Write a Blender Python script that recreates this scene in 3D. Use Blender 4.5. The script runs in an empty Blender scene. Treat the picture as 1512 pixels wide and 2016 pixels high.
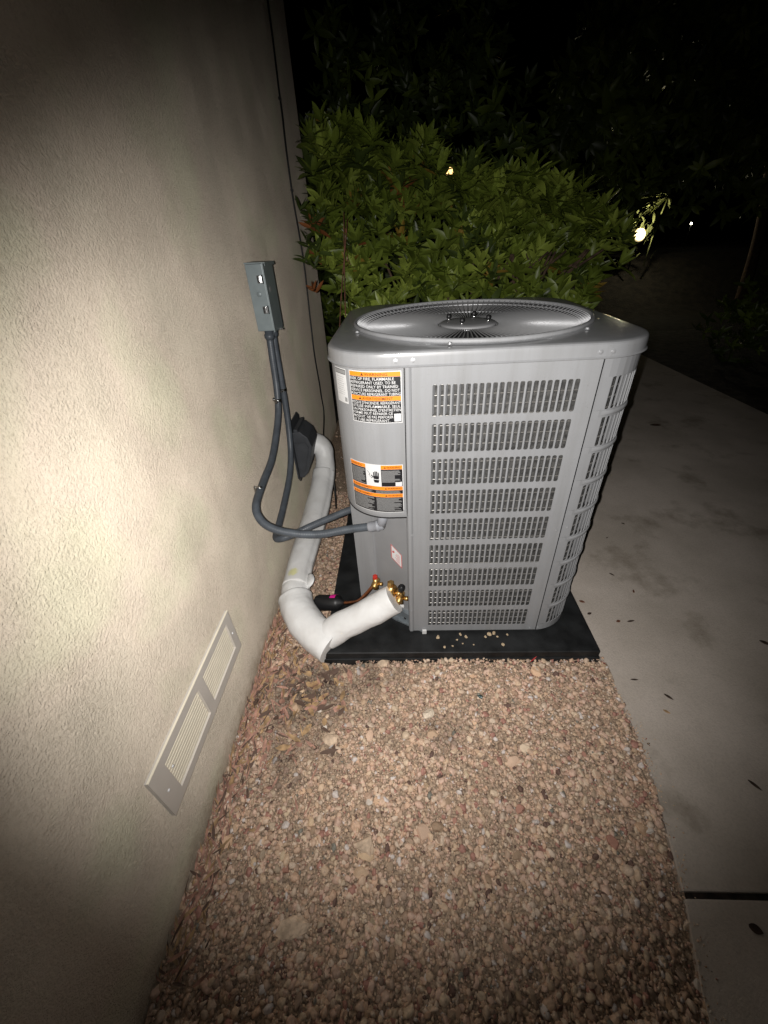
import bpy, bmesh, math, random
import numpy as np
from mathutils import Vector, Matrix, noise
random.seed(7); rng = np.random.default_rng(7)
S = bpy.context.scene
COL = S.collection
PI = math.pi

# ------------------------------------------------------------------ camera
cd = bpy.data.cameras.new('camera'); cam = bpy.data.objects.new('camera', cd); COL.objects.link(cam)
cd.sensor_fit = 'VERTICAL'; cd.sensor_height = 36.0; cd.lens = 36.0*775.0/2016.0
cd.clip_start = 0.02; cd.clip_end = 300
_dn = Vector((69, 1121, 775)).normalized(); _Z = -_dn
_u = 26.0; _v = -(775.0**2 + _u*69)/1121.0
_Y = Vector((_u, _v, 775.0)); _Y -= _Z*_Y.dot(_Z); _Y.normalize()
_X = _Y.cross(_Z)
Rw = Matrix((_X, _Y, _Z))                       # camera (right, down, forward) -> world
cx, cy, cz = Rw.col[0], -Rw.col[1], -Rw.col[2]
cam.matrix_world = Matrix(((cx[0], cy[0], cz[0], 0), (cx[1], cy[1], cz[1], 0), (cx[2], cy[2], cz[2], 1.35), (0, 0, 0, 1)))
S.camera = cam

# ------------------------------------------------------------------ night sky
w = bpy.data.worlds.new("World"); S.world = w; w.use_nodes = True
nt = w.node_tree; bgn = nt.nodes['Background']
sky = nt.nodes.new('ShaderNodeTexSky'); sky.sky_type = 'NISHITA'; sky.sun_disc = False
sky.sun_elevation = math.radians(-6); sky.sun_rotation = math.radians(120)
nt.links.new(sky.outputs[0], bgn.inputs[0]); bgn.inputs[1].default_value = 0.02

# ------------------------------------------------------------------ phone torch (the light the picture was taken with)
def spot(name, loc, direction, power, deg, blend, color, rad=0.004):
    l = bpy.data.lights.new(name, 'SPOT'); l.energy = power; l.spot_size = math.radians(deg); l.spot_blend = blend
    l.color = color; l.shadow_soft_size = rad
    o = bpy.data.objects.new(name, l); COL.objects.link(o); o.location = loc
    o.rotation_euler = Vector(direction).to_track_quat('-Z', 'Y').to_euler(); return o
FL = (-0.032, -0.01, 1.358)
FD = Rw @ Vector((0.030, -0.025, 1.0))
spot('phone_torch', FL, FD, 92, 109, 0.80, (1.0, 0.972, 0.935))
spot('phone_torch_spill', FL, FD, 5.0, 150, 1.0, (1.0, 0.94, 0.86))

S.view_settings.view_transform = 'Standard'; S.view_settings.look = 'None'
S.view_settings.exposure = 0.0; S.view_settings.gamma = 1.0
S.view_settings.use_curve_mapping = False
S.cycles.max_bounces = 6

# ------------------------------------------------------------------ materials
MT = {}
def mat(name, col, rough=0.5, metal=0.0, spec=0.5, var=0.0, vscale=20.0, bump=0.0, bscale=80.0, col2=None, detail=4.0, dist=0.002, coords='Object', coat=0.0):
    m = bpy.data.materials.new(name); m.use_nodes = True; n = m.node_tree.nodes; L = m.node_tree.links
    b = n['Principled BSDF']; b.inputs['Roughness'].default_value = rough; b.inputs['Metallic'].default_value = metal
    b.inputs['Specular IOR Level'].default_value = spec; b.inputs['Coat Weight'].default_value = coat
    b.inputs['Base Color'].default_value = (*col, 1)
    tc = n.new('ShaderNodeTexCoord')
    if var > 0 or col2:
        t = n.new('ShaderNodeTexNoise'); t.inputs['Scale'].default_value = vscale; t.inputs['Detail'].default_value = detail
        L.new(tc.outputs[coords], t.inputs['Vector'])
        r = n.new('ShaderNodeValToRGB'); c2 = col2 if col2 else tuple(max(0, c*(1-var)) for c in col)
        c1 = col if col2 else tuple(min(1, c*(1+var*0.6)) for c in col)
        r.color_ramp.elements[0].color = (*c2, 1); r.color_ramp.elements[1].color = (*c1, 1)
        r.color_ramp.elements[0].position = 0.35; r.color_ramp.elements[1].position = 0.65
        L.new(t.outputs[0], r.inputs[0]); L.new(r.outputs[0], b.inputs['Base Color'])
    if bump > 0:
        t2 = n.new('ShaderNodeTexNoise'); t2.inputs['Scale'].default_value = bscale; t2.inputs['Detail'].default_value = 3
        L.new(tc.outputs[coords], t2.inputs['Vector'])
        bp = n.new('ShaderNodeBump'); bp.inputs['Strength'].default_value = bump; bp.inputs['Distance'].default_value = dist
        L.new(t2.outputs[0], bp.inputs['Height']); L.new(bp.outputs[0], b.inputs['Normal'])
    MT[name] = m; return m

mat('paint', (0.292, 0.297, 0.309), 0.50, 0, 0.4, var=0.04, vscale=6, bump=0.12, bscale=420, dist=0.0006)
mat('paint_lid', (0.292, 0.297, 0.309), 0.42, 0, 0.5, var=0.04, vscale=6, bump=0.1, bscale=420, dist=0.0005, coat=0.6)
MT['paint_lid'].node_tree.nodes['Principled BSDF'].inputs['Coat Roughness'].default_value = 0.14
for q_ in ('paint', 'paint_lid'):
    n_ = MT[q_].node_tree.nodes; l_ = MT[q_].node_tree.links; b_ = n_['Principled BSDF']; src = b_.inputs['Base Color'].links[0].from_socket
    tc_ = n_.new('ShaderNodeTexCoord'); mp_ = n_.new('ShaderNodeMapping'); mp_.inputs['Scale'].default_value = (38, 38, 2.2); l_.new(tc_.outputs['Object'], mp_.inputs[0])
    t_ = n_.new('ShaderNodeTexNoise'); t_.inputs['Scale'].default_value = 1.0; t_.inputs['Detail'].default_value = 6; t_.inputs['Roughness'].default_value = 0.6; l_.new(mp_.outputs[0], t_.inputs['Vector'])
    d_ = n_.new('ShaderNodeTexNoise'); d_.inputs['Scale'].default_value = 320; d_.inputs['Detail'].default_value = 2; l_.new(tc_.outputs['Object'], d_.inputs['Vector'])
    r_1 = n_.new('ShaderNodeValToRGB'); r_1.color_ramp.elements[0].position = 0.25; r_1.color_ramp.elements[0].color = (0.84, 0.83, 0.81, 1); r_1.color_ramp.elements[1].position = 0.6; r_1.color_ramp.elements[1].color = (1, 1, 1, 1); l_.new(t_.outputs[0], r_1.inputs[0])
    r_2 = n_.new('ShaderNodeValToRGB'); r_2.color_ramp.elements[0].position = 0.25; r_2.color_ramp.elements[0].color = (0.78, 0.76, 0.72, 1); r_2.color_ramp.elements[1].position = 0.36; r_2.color_ramp.elements[1].color = (1, 1, 1, 1); l_.new(d_.outputs[0], r_2.inputs[0])
    x_1 = n_.new('ShaderNodeMix'); x_1.data_type = 'RGBA'; x_1.blend_type = 'MULTIPLY'; x_1.inputs['Factor'].default_value = 0.8; l_.new(src, x_1.inputs['A']); l_.new(r_1.outputs[0], x_1.inputs['B'])
    x_2 = n_.new('ShaderNodeMix'); x_2.data_type = 'RGBA'; x_2.blend_type = 'MULTIPLY'; x_2.inputs['Factor'].default_value = 0.6; l_.new(x_1.outputs['Result'], x_2.inputs['A']); l_.new(r_2.outputs[0], x_2.inputs['B'])
    l_.new(x_2.outputs['Result'], b_.inputs['Base Color'])
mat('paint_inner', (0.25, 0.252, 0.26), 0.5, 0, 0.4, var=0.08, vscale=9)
mat('galvanised', (0.34, 0.38, 0.41), 0.38, 0.6, var=0.2, vscale=60)
mat('coil', (0.16, 0.16, 0.165), 0.5, 0.5, var=0.3, vscale=200)
mat('tube_metal', (0.55, 0.53, 0.50), 0.3, 0.8)
mat('wire_metal', (0.46, 0.465, 0.48), 0.40, 0.55)
mat('fan_dark', (0.03, 0.03, 0.032), 0.5)
mat('black', (0.012, 0.012, 0.013), 0.45)
mat('dark_inside', (0.02, 0.02, 0.02), 0.8)
mat('chrome', (0.7, 0.7, 0.7), 0.18, 1.0)
mat('padplastic', (0.016, 0.017, 0.018), 0.55, 0, 0.4, var=0.5, vscale=14, bump=0.5, bscale=260, dist=0.0012)
mat('orange', (0.95, 0.27, 0.015), 0.5); mat('ink', (0.012, 0.012, 0.014), 0.45); mat('sheet', (0.70, 0.70, 0.70), 0.5)
mat('greyprint', (0.30, 0.30, 0.30), 0.5)
mat('orangeink', (0.10, 0.035, 0.01), 0.5)
mat('redprint', (0.55, 0.10, 0.10), 0.5)
mat('boxgrey', (0.235, 0.275, 0.285), 0.42, 0.1, var=0.08, vscale=30, bump=0.1, bscale=300, dist=0.0005)
mat('conduit', (0.085, 0.098, 0.115), 0.42, 0, 0.5, var=0.2, vscale=30)
mat('conduit_fit', (0.30, 0.31, 0.34), 0.45)
mat('hood', (0.060, 0.064, 0.072), 0.55, var=0.15, vscale=30, bump=0.2, bscale=300, dist=0.0006)
mat('brass', (0.62, 0.40, 0.15), 0.38, 1.0, var=0.2, vscale=60)
mat('copper', (0.70, 0.28, 0.14), 0.3, 1.0, var=0.2, vscale=60)
mat('pink', (0.9, 0.02, 0.35), 0.5)
mat('redcap', (0.5, 0.03, 0.02), 0.4)
mat('cable', (0.012, 0.012, 0.012), 0.5)
mat('ventgrey', (0.58, 0.54, 0.49), 0.6, 0.0, var=0.05, vscale=12)
mat('ventcream', (0.82, 0.76, 0.62), 0.6, var=0.05, vscale=20)
mat('bark', (0.09, 0.055, 0.035), 0.9, var=0.5, vscale=40, bump=0.5, bscale=80)
mat('soil', (0.020, 0.016, 0.012), 0.95, var=0.6, vscale=8, bump=0.8, bscale=30, dist=0.03)
mat('dryleaf', (0.16, 0.06, 0.03), 0.6, var=0.5, vscale=40)
mat('dryleafdark', (0.05, 0.028, 0.018), 0.7, var=0.5, vscale=40)
mat('redleaf', (0.42, 0.03, 0.03), 0.5, var=0.3, vscale=60)
mat('crumb', (0.60, 0.46, 0.30), 0.8, var=0.3, vscale=60)
mat('whitestone', (0.78, 0.66, 0.52), 0.8, var=0.15, vscale=60, bump=0.4, bscale=120)
mat('palestone', (0.62, 0.47, 0.34), 0.8, var=0.3, vscale=60, bump=0.4, bscale=120)
mat('darkglass', (0.03, 0.07, 0.07), 0.3, var=0.4, vscale=60)

def emis(name, col, st):
    m = bpy.data.materials.new(name); m.use_nodes = True; b = m.node_tree.nodes['Principled BSDF']
    b.inputs['Base Color'].default_value = (*col, 1); b.inputs['Emission Color'].default_value = (*col, 1); b.inputs['Emission Strength'].default_value = st
    MT[name] = m
emis('lamp_warmwhite', (1.0, 0.93, 0.66), 14); emis('lamp_halo', (1.0, 0.80, 0.42), 0.55); emis('lamp_gold', (1.0, 0.62, 0.22), 3.0)

# leaves
def leafmat(name, c, tr=0.12, rough=0.42):
    m = mat(name, c, rough, 0, 0.45, var=0.3, vscale=9)
    b = m.node_tree.nodes['Principled BSDF']
    b.inputs['Subsurface Weight'].default_value = 0.0
    return m
leafmat('leaf_green', (0.110, 0.150, 0.020)); leafmat('leaf_mid', (0.155, 0.205, 0.030)); leafmat('leaf_light', (0.24, 0.30, 0.05))
leafmat('leaf_dark', (0.052, 0.076, 0.016)); leafmat('leaf_rust', (0.24, 0.085, 0.03)); leafmat('leaf_gold', (0.26, 0.17, 0.03))
leafmat('leaf_pale', (0.35, 0.38, 0.16))

# white insulation sleeve
def sleeve_mat():
    m = bpy.data.materials.new('sleeve'); m.use_nodes = True; n = m.node_tree.nodes; L = m.node_tree.links
    b = n['Principled BSDF']; b.inputs['Roughness'].default_value = 0.42; b.inputs['Specular IOR Level'].default_value = 0.35
    tc = n.new('ShaderNodeTexCoord')
    t = n.new('ShaderNodeTexNoise'); t.inputs['Scale'].default_value = 9; t.inputs['Detail'].default_value = 5; L.new(tc.outputs['Object'], t.inputs['Vector'])
    r = n.new('ShaderNodeValToRGB'); r.color_ramp.elements[0].color = (0.76, 0.75, 0.735, 1); r.color_ramp.elements[1].color = (0.86, 0.86, 0.855, 1)
    r.color_ramp.elements[0].position = 0.3; r.color_ramp.elements[1].position = 0.55; L.new(t.outputs[0], r.inputs[0])
    # a yellow glue stain with its own shape
    mp = n.new('ShaderNodeVectorMath'); mp.operation = 'DISTANCE'; mp.inputs[1].default_value = (-0.480, 1.262, 0.180)
    ad = n.new('ShaderNodeVectorMath'); ad.operation = 'ADD'; t3 = n.new('ShaderNodeTexNoise'); t3.inputs['Scale'].default_value = 60
    sc = n.new('ShaderNodeVectorMath'); sc.operation = 'SCALE'; sc.inputs[3].default_value = 0.02
    L.new(tc.outputs['Object'], t3.inputs['Vector']); L.new(t3.outputs['Color'], sc.inputs[0]); L.new(tc.outputs['Object'], ad.inputs[0]); L.new(sc.outputs[0], ad.inputs[1])
    L.new(ad.outputs[0], mp.inputs[0])
    mr = n.new('ShaderNodeMapRange'); mr.inputs['From Min'].default_value = 0.028; mr.inputs['From Max'].default_value = 0.016; L.new(mp.outputs['Value'], mr.inputs['Value'])
    mx = n.new('ShaderNodeMix'); mx.data_type = 'RGBA'; L.new(mr.outputs[0], mx.inputs['Factor']); L.new(r.outputs[0], mx.inputs['A']); mx.inputs['B'].default_value = (0.78, 0.76, 0.42, 1)
    L.new(mx.outputs['Result'], b.inputs['Base Color'])
    t2 = n.new('ShaderNodeTexNoise'); t2.inputs['Scale'].default_value = 15; t2.inputs['Detail'].default_value = 3; t2.inputs['Distortion'].default_value = 0.8; L.new(tc.outputs['Object'], t2.inputs['Vector'])
    bp = n.new('ShaderNodeBump'); bp.inputs['Strength'].default_value = 0.5; bp.inputs['Distance'].default_value = 0.007
    L.new(t2.outputs[0], bp.inputs['Height']); L.new(bp.outputs[0], b.inputs['Normal']); MT['sleeve'] = m
sleeve_mat()

def stucco_mat():
    m = bpy.data.materials.new('stucco'); m.use_nodes = True; n = m.node_tree.nodes; L = m.node_tree.links
    b = n['Principled BSDF']; b.inputs['Roughness'].default_value = 0.85; b.inputs['Specular IOR Level'].default_value = 0.25; b.inputs['Diffuse Roughness'].default_value = 1.0
    tc = n.new('ShaderNodeTexCoord')
    def nz(scale, det=2, rough=0.5):
        t = n.new('ShaderNodeTexNoise'); t.inputs['Scale'].default_value = scale; t.inputs['Detail'].default_value = det; t.inputs['Roughness'].default_value = rough
        L.new(tc.outputs['Object'], t.inputs['Vector']); return t
    a = nz(3.2, 3); r = n.new('ShaderNodeValToRGB')
    e = r.color_ramp.elements; e[0].position = 0.36; e[0].color = (0.61, 0.540, 0.442, 1); e[1].position = 0.64; e[1].color = (0.60, 0.556, 0.430, 1)
    x = e.new(0.5); x.color = (0.63, 0.548, 0.452, 1)
    L.new(a.outputs[0], r.inputs[0])
    sp = nz(90, 4, 0.7); r2 = n.new('ShaderNodeValToRGB'); r2.color_ramp.elements[0].position = 0.3; r2.color_ramp.elements[0].color = (0.72, 0.70, 0.66, 1); r2.color_ramp.elements[1].position = 0.5; r2.color_ramp.elements[1].color = (1, 1, 1, 1)
    L.new(sp.outputs[0], r2.inputs[0])
    mx = n.new('ShaderNodeMix'); mx.data_type = 'RGBA'; mx.blend_type = 'MULTIPLY'; mx.inputs['Factor'].default_value = 0.55
    L.new(r.outputs[0], mx.inputs['A']); L.new(r2.outputs[0], mx.inputs['B'])
    # soil splashed on the foot of the wall, and a few faint old runs
    sz = n.new('ShaderNodeSeparateXYZ'); L.new(tc.outputs['Object'], sz.inputs[0]); sn = nz(28, 5, 0.7)
    sa = n.new('ShaderNodeMath'); sa.operation = 'MULTIPLY_ADD'; sa.inputs[1].default_value = -0.16; L.new(sn.outputs[0], sa.inputs[0]); L.new(sz.outputs[2], sa.inputs[2])
    sm = n.new('ShaderNodeMapRange'); sm.inputs['From Min'].default_value = -0.06; sm.inputs['From Max'].default_value = 0.015; sm.inputs['To Min'].default_value = 0.6; sm.inputs['To Max'].default_value = 0.0; L.new(sa.outputs[0], sm.inputs['Value'])
    sx_ = n.new('ShaderNodeMix'); sx_.data_type = 'RGBA'; L.new(sm.outputs[0], sx_.inputs['Factor']); L.new(mx.outputs['Result'], sx_.inputs['A']); sx_.inputs['B'].default_value = (0.30, 0.22, 0.15, 1)
    vm = n.new('ShaderNodeMapping'); vm.inputs['Scale'].default_value = (1, 9, 0.7); L.new(tc.outputs['Object'], vm.inputs[0]); vn = n.new('ShaderNodeTexNoise'); vn.inputs['Scale'].default_value = 1.6; vn.inputs['Detail'].default_value = 5; L.new(vm.outputs[0], vn.inputs['Vector'])
    vr = n.new('ShaderNodeValToRGB'); vr.color_ramp.elements[0].position = 0.30; vr.color_ramp.elements[0].color = (0.86, 0.85, 0.83, 1); vr.color_ramp.elements[1].position = 0.52; L.new(vn.outputs[0], vr.inputs[0])
    vx = n.new('ShaderNodeMix'); vx.data_type = 'RGBA'; vx.blend_type = 'MULTIPLY'; vx.inputs['Factor'].default_value = 0.25; L.new(sx_.outputs['Result'], vx.inputs['A']); L.new(vr.outputs[0], vx.inputs['B']); L.new(vx.outputs['Result'], b.inputs['Base Color'])
    # knock-down texture: flattened blobs over grit
    w1 = nz(200, 4, 0.6); cr = n.new('ShaderNodeValToRGB'); cr.color_ramp.elements[0].position = 0.36; cr.color_ramp.elements[1].position = 0.66
    L.new(w1.outputs[0], cr.inputs[0])
    w2 = nz(260, 3, 0.6); w3 = nz(14, 2)
    b1 = n.new('ShaderNodeBump'); b1.inputs['Strength'].default_value = 0.5; b1.inputs['Distance'].default_value = 0.004; L.new(w3.outputs[0], b1.inputs['Height'])
    b2 = n.new('ShaderNodeBump'); b2.inputs['Strength'].default_value = 0.7; b2.inputs['Distance'].default_value = 0.0036; w4 = nz(4.5, 3); m4 = n.new('ShaderNodeMapRange'); m4.inputs['To Min'].default_value = 0.55; m4.inputs['To Max'].default_value = 0.95; m4.inputs['From Min'].default_value = 0.3; m4.inputs['From Max'].default_value = 0.7; L.new(w4.outputs[0], m4.inputs['Value']); L.new(m4.outputs[0], b2.inputs['Strength']); L.new(cr.outputs[0], b2.inputs['Height']); L.new(b1.outputs[0], b2.inputs['Normal'])
    b3 = n.new('ShaderNodeBump'); b3.inputs['Strength'].default_value = 0.7; b3.inputs['Distance'].default_value = 0.0012; L.new(w2.outputs[0], b3.inputs['Height']); L.new(b2.outputs[0], b3.inputs['Normal'])
    L.new(b3.outputs[0], b.inputs['Normal']); MT['stucco'] = m
stucco_mat()

def concrete_mat():
    m = bpy.data.materials.new('concrete'); m.use_nodes = True; n = m.node_tree.nodes; L = m.node_tree.links
    b = n['Principled BSDF']; b.inputs['Roughness'].default_value = 0.9; b.inputs['Specular IOR Level'].default_value = 0.12
    tc = n.new('ShaderNodeTexCoord')
    def nz(scale, det=3, rough=0.55, off=None):
        t = n.new('ShaderNodeTexNoise'); t.inputs['Scale'].default_value = scale; t.inputs['Detail'].default_value = det; t.inputs['Roughness'].default_value = rough
        L.new(tc.outputs['Object'], t.inputs['Vector']); return t
    a = nz(2.2, 6, 0.6); r = n.new('ShaderNodeValToRGB'); r.color_ramp.elements[0].position = 0.35; r.color_ramp.elements[0].color = (0.49, 0.43, 0.37, 1)
    r.color_ramp.elements[1].position = 0.62; r.color_ramp.elements[1].color = (0.63, 0.555, 0.49, 1); L.new(a.outputs[0], r.inputs[0])
    # blotchy stains
    s = nz(3.1, 5, 0.65); sr = n.new('ShaderNodeValToRGB'); sr.color_ramp.elements[0].position = 0.55; sr.color_ramp.elements[0].color = (1, 1, 1, 1)
    sr.color_ramp.elements[1].position = 0.68; sr.color_ramp.elements[1].color = (0.58, 0.56, 0.52, 1); L.new(s.outputs[0], sr.inputs[0])
    g = nz(180, 4, 0.7); gr = n.new('ShaderNodeValToRGB'); gr.color_ramp.elements[0].position = 0.3; gr.color_ramp.elements[0].color = (0.7, 0.7, 0.7, 1); gr.color_ramp.elements[1].position = 0.55; L.new(g.outputs[0], gr.inputs[0])
    m1 = n.new('ShaderNodeMix'); m1.data_type = 'RGBA'; m1.blend_type = 'MULTIPLY'; m1.inputs['Factor'].default_value = 0.8; L.new(r.outputs[0], m1.inputs['A']); L.new(sr.outputs[0], m1.inputs['B'])
    m2 = n.new('ShaderNodeMix'); m2.data_type = 'RGBA'; m2.blend_type = 'MULTIPLY'; m2.inputs['Factor'].default_value = 0.5; L.new(m1.outputs['Result'], m2.inputs['A']); L.new(gr.outputs[0], m2.inputs['B'])
    L.new(m2.outputs['Result'], b.inputs['Base Color'])
    b1 = n.new('ShaderNodeBump'); b1.inputs['Strength'].default_value = 0.7; b1.inputs['Distance'].default_value = 0.0025; L.new(g.outputs[0], b1.inputs['Height'])
    L.new(b1.outputs[0], b.inputs['Normal']); MT['concrete'] = m
concrete_mat()

def stone_mat():
    m = bpy.data.materials.new('gravel'); m.use_nodes = True; n = m.node_tree.nodes; L = m.node_tree.links
    b = n['Principled BSDF']; b.inputs['Roughness'].default_value = 0.75; b.inputs['Specular IOR Level'].default_value = 0.35
    at = n.new('ShaderNodeAttribute'); at.attribute_name = 'tone'
    tc = n.new('ShaderNodeTexCoord'); t = n.new('ShaderNodeTexNoise'); t.inputs['Scale'].default_value = 140; t.inputs['Detail'].default_value = 4; L.new(tc.outputs['Object'], t.inputs['Vector'])
    r = n.new('ShaderNodeValToRGB'); r.color_ramp.elements[0].position = 0.3; r.color_ramp.elements[0].color = (0.6, 0.58, 0.55, 1); r.color_ramp.elements[1].position = 0.6; L.new(t.outputs[0], r.inputs[0])
    mx = n.new('ShaderNodeMix'); mx.data_type = 'RGBA'; mx.blend_type = 'MULTIPLY'; mx.inputs['Factor'].default_value = 0.7
    L.new(at.outputs['Color'], mx.inputs['A']); L.new(r.outputs[0], mx.inputs['B']); L.new(mx.outputs['Result'], b.inputs['Base Color'])
    bp = n.new('ShaderNodeBump'); bp.inputs['Strength'].default_value = 0.5; bp.inputs['Distance'].default_value = 0.001; L.new(t.outputs[0], bp.inputs['Height']); L.new(bp.outputs[0], b.inputs['Normal'])
    MT['gravel'] = m
stone_mat()
mat('gravelbase', (0.40, 0.295, 0.21), 0.95, var=0.6, vscale=150, bump=1.0, bscale=120, dist=0.006)

# ------------------------------------------------------------------ helpers
def link(name, me, parent=None):
    o = bpy.data.objects.new(name, me); COL.objects.link(o)
    if parent is not None: o.parent = parent
    return o
def tag(o, label, cat, group=None, kind=None):
    if label: o['label'] = label
    if cat: o['category'] = cat
    if group: o['group'] = group
    if kind: o['kind'] = kind
    return o
def thing(name, label, cat, group=None):
    o = bpy.data.objects.new(name, None); COL.objects.link(o); o.empty_display_size = 0.05
    return tag(o, label, cat, group)
def mesh(name, V, F, m=None, smooth=False, parent=None, mats=None, mi=None):
    me = bpy.data.meshes.new(name); me.from_pydata([tuple(v) for v in V], [], [tuple(f) for f in F])
    if m: me.materials.append(MT[m])
    if mats:
        for q in mats: me.materials.append(MT[q])
    if mi is not None: me.polygons.foreach_set('material_index', mi)
    if smooth: me.polygons.foreach_set('use_smooth', [True]*len(me.polygons))
    me.update(); return link(name, me, parent)
def from_bm(name, bm, m, parent=None, smooth=False, bevel=0.0, seg=2):
    if bevel > 0:
        bmesh.ops.bevel(bm, geom=list(bm.edges), offset=bevel, segments=seg, affect='EDGES', profile=0.6, clamp_overlap=True)
    bmesh.ops.recalc_face_normals(bm, faces=bm.faces)
    me = bpy.data.meshes.new(name); bm.to_mesh(me); bm.free(); me.materials.append(MT[m])
    if smooth: me.polygons.foreach_set('use_smooth', [True]*len(me.polygons))
    return link(name, me, parent)
def bx(bm, x0, x1, y0, y1, z0, z1, M=None):
    vs = [bm.verts.new(c) for c in ((x0,y0,z0),(x1,y0,z0),(x1,y1,z0),(x0,y1,z0),(x0,y0,z1),(x1,y0,z1),(x1,y1,z1),(x0,y1,z1))]
    for f in ((0,3,2,1),(4,5,6,7),(0,1,5,4),(1,2,6,5),(2,3,7,6),(3,0,4,7)): bm.faces.new([vs[i] for i in f])
    if M is not None: bmesh.ops.transform(bm, matrix=M, verts=vs)
    return vs
def box(name, x0, x1, y0, y1, z0, z1, m, parent=None, bevel=0.0015):
    bm = bmesh.new(); bx(bm, x0, x1, y0, y1, z0, z1); return from_bm(name, bm, m, parent, bevel=bevel)
def prism(bm, pts, ax, a0, a1):
    """polygon pts in the two other axes, extruded along ax"""
    def P(p, a):
        return {'x': (a, p[0], p[1]), 'y': (p[0], a, p[1]), 'z': (p[0], p[1], a)}[ax]
    A = [bm.verts.new(P(p, a0)) for p in pts]; B = [bm.verts.new(P(p, a1)) for p in pts]; n = len(pts)
    bm.faces.new(A); bm.faces.new(B[::-1])
    for i in range(n): bm.faces.new((A[i], B[i], B[(i+1)%n], A[(i+1)%n]))
def catmull(P, n=12):
    P = [Vector(p) for p in P]; P = [P[0]*2-P[1]] + P + [P[-1]*2-P[-2]]; out = []
    for i in range(1, len(P)-2):
        a, b, c, d = P[i-1:i+3]
        for k in range(n):
            t = k/n; out.append(0.5*((2*b)+(c-a)*t+(2*a-5*b+4*c-d)*t*t+(-a+3*b-3*c+d)*t**3))
    out.append(P[-2]); return out
def resample(P, step):
    L = [0]
    for a, b in zip(P, P[1:]): L.append(L[-1]+(b-a).length)
    n = max(2, int(L[-1]/step)); out = []; j = 0
    for i in range(n+1):
        t = L[-1]*i/n
        while j < len(L)-2 and L[j+1] < t: j += 1
        f = (t-L[j])/max(1e-9, L[j+1]-L[j]); out.append(P[j].lerp(P[j+1], f))
    return out
def tube(name, P, rad, m, parent=None, seg=16, cap=True, fn=None, smooth=True, up=(0.01, 0.02, 1.0)):
    """rad: number or function(t); fn(t, ang, r)->r"""
    n = len(P); V = []; F = []
    T0 = (P[1]-P[0]).normalized(); N = Vector(up).cross(T0)
    if N.length < 0.1: N = Vector((1, 0, 0)).cross(T0)
    N.normalize()
    for i, p in enumerate(P):
        T = (P[min(i+1, n-1)]-P[max(i-1, 0)]).normalized(); N = (N-T*N.dot(T)).normalized(); B = T.cross(N)
        t = i/(n-1); r = rad(t) if callable(rad) else rad
        for k in range(seg):
            a = 2*PI*k/seg; rr = fn(t, a, r) if fn else r
            V.append(p+(N*math.cos(a)+B*math.sin(a))*rr)
    for i in range(n-1):
        for k in range(seg):
            k2 = (k+1) % seg; F.append((i*seg+k, i*seg+k2, (i+1)*seg+k2, (i+1)*seg+k))
    if cap: F.append(tuple(range(seg))[::-1]); F.append(tuple((n-1)*seg+k for k in range(seg)))
    o = mesh(name, V, F, m, smooth, parent)
    if cap and smooth:
        o.data.polygons[-1].use_smooth = False; o.data.polygons[-2].use_smooth = False
    return o
def lathe(name, prof, M, m, parent=None, seg=20, smooth=True):
    """prof: (r, z) list; M: matrix placing local z axis"""
    V = []; F = []; n = len(prof)
    for r, z in prof:
        for k in range(seg):
            a = 2*PI*k/seg; V.append(M @ Vector((r*math.cos(a), r*math.sin(a), z)))
    for i in range(n-1):
        for k in range(seg):
            k2 = (k+1) % seg; F.append((i*seg+k, i*seg+k2, (i+1)*seg+k2, (i+1)*seg+k))
    if prof[0][0] > 1e-5: F.append(tuple(range(seg))[::-1])
    if prof[-1][0] > 1e-5: F.append(tuple((n-1)*seg+k for k in range(seg)))
    return mesh(name, V, F, m, smooth, parent)
def frame(loc, z, x=(0.3, 0.2, 0.9)):
    z = Vector(z).normalized(); x = Vector(x); x = (x-z*x.dot(z)).normalized(); y = z.cross(x)
    return Matrix(((x[0], y[0], z[0], loc[0]), (x[1], y[1], z[1], loc[1]), (x[2], y[2], z[2], loc[2]), (0, 0, 0, 1)))
def share(name, me, M, parent=None):
    o = link(name, me, parent); o.matrix_local = M; return o

# ------------------------------------------------------------------ ground, gravel bed, concrete path
WX = -0.578
V = []; F = []
xs = np.concatenate([[-60, -20, -8], np.linspace(-3, 8, 34), [14, 30, 60]]); ys = np.concatenate([[-60, -20, -6], np.linspace(-2, 14, 44), [25, 60, 120]])
for y in ys:
    for x in xs:
        bank = 0.85*max(0.0, min(1.0, (y-8.2)/1.6))
        far = 1.0 if (y > 3.4 or x > 2.6 or x < -0.7) else 0.0
        V.append((x, y, -0.035+far*0.03*noise.noise(Vector((x, y, 0)))+bank))
nx = len(xs)
for j in range(len(ys)-1):
    for i in range(nx-1): F.append((j*nx+i, j*nx+i+1, (j+1)*nx+i+1, (j+1)*nx+i))
g = mesh('ground', V, F, 'soil', True); tag(g, None, None, kind='structure')

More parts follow.
